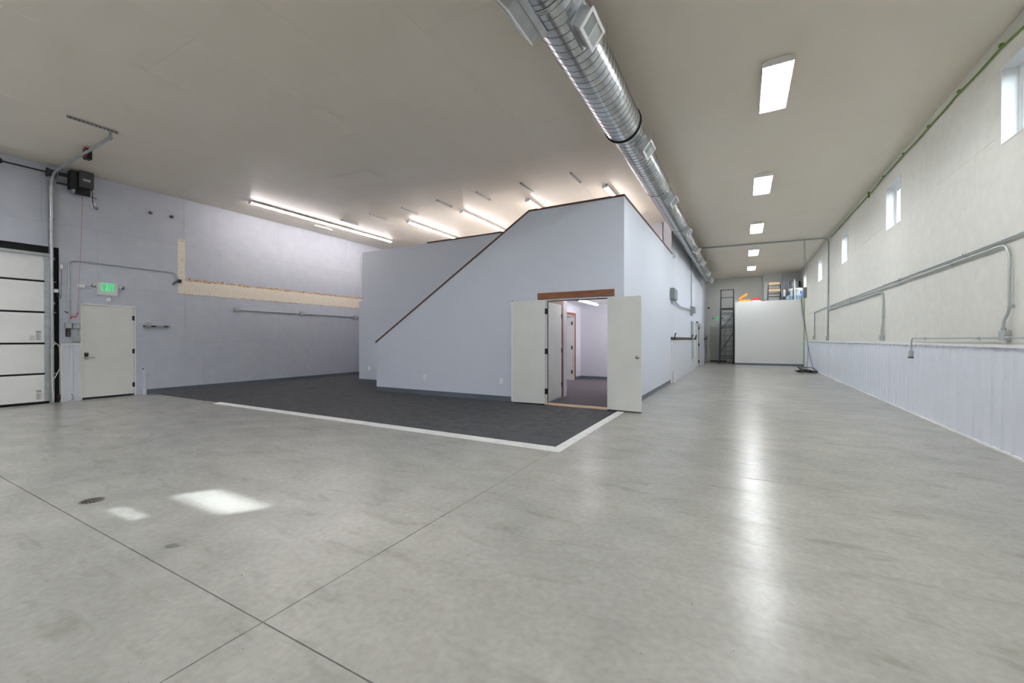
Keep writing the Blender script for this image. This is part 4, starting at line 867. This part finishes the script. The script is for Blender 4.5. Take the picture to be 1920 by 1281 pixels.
MB().cyl((-1.74, YE, 3.10), (-1.74, YE - 0.06, 3.12), 0.02, n=8).build('mount', M_white, sc); MB().cyl((-1.74, YE - 0.05, 3.13), (-1.70, YE - 0.17, 3.13), 0.05, n=12).build('camera_body', M_black, sc)
# ------------------------------------------------------------------ rolling warehouse ladder
rl = thing('rolling_ladder', 'tall grey rolling warehouse ladder beside the storage box', 'ladder', (-0.72, 25.3, 0))
LX0, LX1, LYF, LYB = -1.07, -0.40, 24.75, 26.3
def bar(a, b, r, name='rail', m=M_dsteel): return MB().tube([a, b], r, 8, 0).build(name, m, rl)
TOPZ = 2.92
for x in (LX0, LX1):
    xt = x + (0.06 if x == LX0 else 0.0)
    bar((x, LYF, 0.10), (xt, LYF + 0.0, TOPZ), 0.022, 'front_post'); bar((xt, LYF, TOPZ), (xt + (0.03 if x == LX0 else 0.0), LYF, 3.93), 0.02, 'guard_post')
    bar((x, LYB, 0.10), (xt, LYF + 0.75, TOPZ), 0.022, 'rear_post'); bar((xt, LYF + 0.70, TOPZ), (xt, LYF + 0.70, 3.90), 0.02, 'guard_post')
    bar((x, LYF, 0.16), (x, LYB, 0.16), 0.022, 'base_rail'); bar((xt, LYF, 3.88), (xt, LYF + 0.70, 3.88), 0.018, 'guard_rail')
    bar((xt, LYF, 3.4), (xt, LYF + 0.70, 3.4), 0.016, 'guard_rail')
    bar((x, LYB - 0.1, 0.2), (xt, LYF + 0.1, 2.7), 0.016, 'side_brace')
for z in (3.90, 3.50): bar((LX0 + 0.08, LYF, z), (LX1, LYF, z), 0.018, 'guard_rail')
for z in (2.68, 1.98, 1.90, 0.42, 0.30): bar((LX0 + 0.02, LYF, z), (LX1, LYF, z), 0.016, 'cross_rail')
MB().box(LX0 + 0.05, LX1, LYF, LYF + 0.72, TOPZ - 0.03, TOPZ + 0.03).build('platform', M_dsteel, rl)
for k in range(9):
    z = 0.36 + 0.285 * k; y = LYB - 0.05 - (LYB - LYF - 0.75) * (k + 1) / 9.5
    MB().box(LX0 + 0.03, LX1 - 0.01, y - 0.10, y + 0.10, z - 0.015, z + 0.01).build('tread', M_greyp, rl)
bar((LX1, LYF, 2.60), (LX0 + 0.02, LYF, 1.72), 0.016, 'diagonal_brace'); bar((LX1, LYF, 1.66), (LX0 + 0.06, LYF, 0.62), 0.016, 'diagonal_brace')
for x in (LX0, LX1):
    for y in (LYF, LYB):
        MB().cyl((x - 0.02, y, 0.06), (x + 0.02, y, 0.06), 0.06, n=14).build('caster', M_rubber, rl)
        MB().box(x - 0.03, x + 0.03, y - 0.03, y + 0.03, 0.10, 0.16).build('caster_fork', M_dsteel, rl)
# ------------------------------------------------------------------ things on top of the storage box
Z0 = BH
tcx = thing('tool_case', 'orange plastic tool case standing open on the storage box', 'case', (0.12, 24.6, Z0))
MB().bbox(-0.14, 0.40, 24.42, 24.80, Z0, Z0 + 0.10, 0.015).build('case_base', M_orange, tcx)
dd = Vector((0.80, 0, 0.60)); nn = Vector((-0.60, 0, 0.80))
MB().obox(Vector((-0.10, 24.61, Z0 + 0.10)) + dd * 0.22 + nn * 0.05, dd, (0, 1, 0), nn, 0.23, 0.19, 0.05).build('case_lid', M_orange, tcx)
MB().obox(Vector((-0.10, 24.61, Z0 + 0.10)) + dd * 0.455 + nn * 0.05, dd, (0, 1, 0), nn, 0.012, 0.06, 0.03).build('case_handle', M_black, tcx)
hh = thing('hard_hat', 'red and white hard hat lying beside the orange case', 'hat', (0.63, 24.55, Z0))
MB().lathe((0.63, 24.55, Z0 + 0.05), (0.1, 0, 1), [(0.17, 0), (0.165, 0.05), (0.13, 0.11), (0.07, 0.15), (0, 0.16)], 18).build('shell', M_red, hh)
MB().lathe((0.63, 24.55, Z0), (0, 0, 1), [(0.0, 0.0), (0.20, 0.0), (0.20, 0.02), (0.16, 0.055), (0, 0.055)], 18).build('brim', M_white, hh)
tag(MB().bbox(0.84, 1.02, 24.42, 24.62, Z0, Z0 + 0.05, 0.015).build('flat_pouch', M_black), 'flat black pouch lying between hard hat and step ladder', 'pouch')
sl3 = thing('step_ladder', 'dark step ladder with pale treads on the storage box', 'ladder', (1.41, 24.7, Z0))
for (x0, x1) in ((1.13, 1.16), (1.69, 1.66)):
    MB().tube([(x0, 24.55, Z0), (x1, 24.85, Z0 + 0.98)], 0.024, 4, 0).build('side_rail', M_dsteel, sl3); MB().tube([(x0, 25.15, Z0), (x1, 24.90, Z0 + 0.98)], 0.02, 4, 0).build('rear_leg', M_dsteel, sl3)
for z, y in ((0.30, 24.64), (0.55, 24.72), (0.90, 24.84)):
    if z > 0.4: MB().box(1.17, 1.655, y - 0.11, y - 0.09, Z0 + z - 0.08, Z0 + z + 0.05).build('tread_face', M_pine, sl3)
    MB().box(1.16, 1.665, y - 0.10, y + 0.06, Z0 + z - 0.1, Z0 + z - 0.07).box(1.16, 1.665, y - 0.10, y + 0.04, Z0 + z + 0.05, Z0 + z + 0.075).build('tread', M_dsteel, sl3)
MB().box(1.12, 1.70, 24.52, 24.58, Z0, Z0 + 0.035).build('foot_bar', M_black, sl3)
gp_ = thing('wall_panel_board', 'grey electrical panel board leaning behind the buckets', 'panel', (2.0, 25.9, Z0))
MB().bbox(1.82, 2.50, 25.85, 25.97, Z0, Z0 + 1.12, 0.01).build('panel_body', mat('lilac_grey_panel', (172, 174, 188), 0.5), gp_)
MB().bbox(2.10, 2.16, 25.83, 25.85, Z0 + 0.95, Z0 + 1.0, 0.004).build('latch', M_dsteel, gp_)
pipe_thing('conduit', 'conduit rising from the grey panel board to the ceiling', 'conduit', [(1.86, 26.2, Z0 + 1.13), (1.86, 26.2, ZC)], 0.022, M_conduit)
def bucket(x, y, r, h, label, lab=True):
    o = thing('bucket', label, 'bucket', (x, y, Z0))
    MB().lathe((x, y, Z0), (0, 0, 1), [(0, 0), (r * 0.88, 0), (r * 0.93, h * 0.5), (r * 0.97, h * 0.86), (r * 1.04, h * 0.87), (r * 1.04, h * 0.94), (r, h * 0.95), (r, h), (0, h)], 20).build('pail', M_white, o)
    MB().lathe((x, y, Z0), (0, 0, 1), [(r * 0.905, h * 0.12), (r * 0.945, h * 0.38)], 20).build('print_band', M_lblue, o)
    a0 = -PI * 0.42 if lab else -PI * 0.95; m_ = MB(); n = 6
    vs = [(x + r * 0.985 * math.cos(a0 + 0.7 * k / n), y + r * 0.985 * math.sin(a0 + 0.7 * k / n), z) for z in (Z0 + h * 0.48, Z0 + h * 0.78) for k in range(n + 1)]
    m_.add(vs, [(k, k + 1, k + n + 2, k + n + 1) for k in range(n)]); m_.build('print_block', M_blue, o)
    MB().tube([(x + r * 1.05 * math.cos(a), y - 0.02 + r * 0.25 * -abs(math.sin(a)), Z0 + h * 0.86 - 0.11 * math.sin(a)) for a in [PI * q / 10 for q in range(11)]], 0.005, 6, 0).build('bail_handle', M_galv, o)
bucket(2.42, 24.62, 0.145, 0.58, 'tall white bucket with blue print at the right edge of the storage box')
bucket(2.12, 24.80, 0.10, 0.58, 'slim white bucket with blue print just left of the largest bucket', False)
sp = thing('spray_bottle', 'pale blue spray bottle in front of the buckets', 'bottle', (1.97, 24.55, Z0))
MB().lathe((1.97, 24.55, Z0), (0, 0, 1), [(0, 0), (0.075, 0), (0.08, 0.03), (0.075, 0.14), (0.025, 0.20), (0.022, 0.26)], 16).build('bottle_body', M_lblue, sp)
MB().bbox(1.91, 2.0, 24.53, 24.57, Z0 + 0.26, Z0 + 0.31, 0.006).build('trigger_head', M_blue, sp)
br = thing('dust_brush', 'dark handled brush standing upright beside the spray bottle', 'brush', (1.82, 24.62, Z0))
MB().bbox(1.76, 1.86, 24.58, 24.66, Z0, Z0 + 0.20, 0.02).build('bristles', mat('bristle_brown', (96, 74, 40), 0.9), br)
MB().lathe((1.83, 24.62, Z0 + 0.20), (0, 0, 1), [(0.03, 0), (0.05, 0.1), (0.055, 0.30), (0.03, 0.34), (0, 0.345)], 12).build('handle', mat('pale_handle', (206, 202, 190), 0.5), br)
tag(MB().cyl((2.255, 24.50, Z0), (2.235, 24.52, Z0 + 1.02), 0.026, n=10).build('white_pipe', M_white), 'upright white plastic pipe standing before the buckets', 'pipe')
tag(MB().cyl((2.08, 25.6, Z0), (2.08, 25.6, Z0 + 1.25), 0.018, n=10).build('white_pipe', M_white), 'thin white pipe standing behind the slim bucket', 'pipe')
tag(MB().bbox(1.72, 2.2, 24.40, 24.46, Z0, Z0 + 0.035, 0.006).build('wood_offcut', mat('grey_brown_wood', (110, 98, 92), 0.7)), 'flat dark wood offcut at the front edge of the storage box', 'wood')
wh = thing('water_heater', 'grey drum with dark fittings behind the large bucket', 'drum', (2.38, 25.4, Z0))
MB().lathe((2.36, 25.4, Z0), (0, 0, 1), [(0, 0), (0.22, 0), (0.22, 0.95), (0.19, 1.0), (0, 1.02)], 20).build('drum_body', M_conduit, wh)
MB().cyl((2.50, 25.25, Z0 + 0.7), (2.50, 25.25, Z0 + 1.0), 0.05, n=10).build('fitting', M_black, wh)
tag(MB().bbox(XR - 0.10, XR, 23.5, 23.9, Z0 + 0.02, Z0 + 0.50, 0.008).build('wall_box', mat('green_grey_enamel', (120, 134, 130), 0.5)), 'grey green metal box on the cream wall beside the storage box', 'electrical box')
# ------------------------------------------------------------------ floor drain and stain
fd = thing('floor_drain', 'small round perforated drain cover in the concrete floor', 'drain', (-4.553, 1.30, 0))
MB().lathe((-4.553, 1.30, 0), (0, 0, 1), [(0, 0.001), (0.062, 0.001), (0.076, 0.003), (0.078, 0.0)], 24).build('rim', mat('drain_brown_metal', (118, 112, 102), 0.5, metal=0.4), fd)
hl_ = MB()
for ri, cnt in ((0.018, 6), (0.036, 11), (0.054, 16)):
    for k in range(cnt):
        a = 2 * PI * k / cnt; x_, y_ = -4.553 + ri * math.cos(a), 1.30 + ri * math.sin(a)
        hl_.cyl((x_, y_, 0.0008), (x_, y_, 0.0022), 0.0062, n=8)
ho = hl_.build('drain_holes', M_black, fd); ho['kind'] = 'stuff'
pp = [(-3.156, 1.235), (-3.13, 1.225), (-3.10, 1.228), (-3.078, 1.255), (-3.07, 1.285), (-3.10, 1.28), (-3.125, 1.285), (-3.15, 1.265)]
tag(MB().prism(pp, 'z', 0, 0.0015).build('floor_chip', mat('dark_chip', (104, 102, 97), 0.6)), 'dark grey flake on the concrete near the floor drain', 'debris')
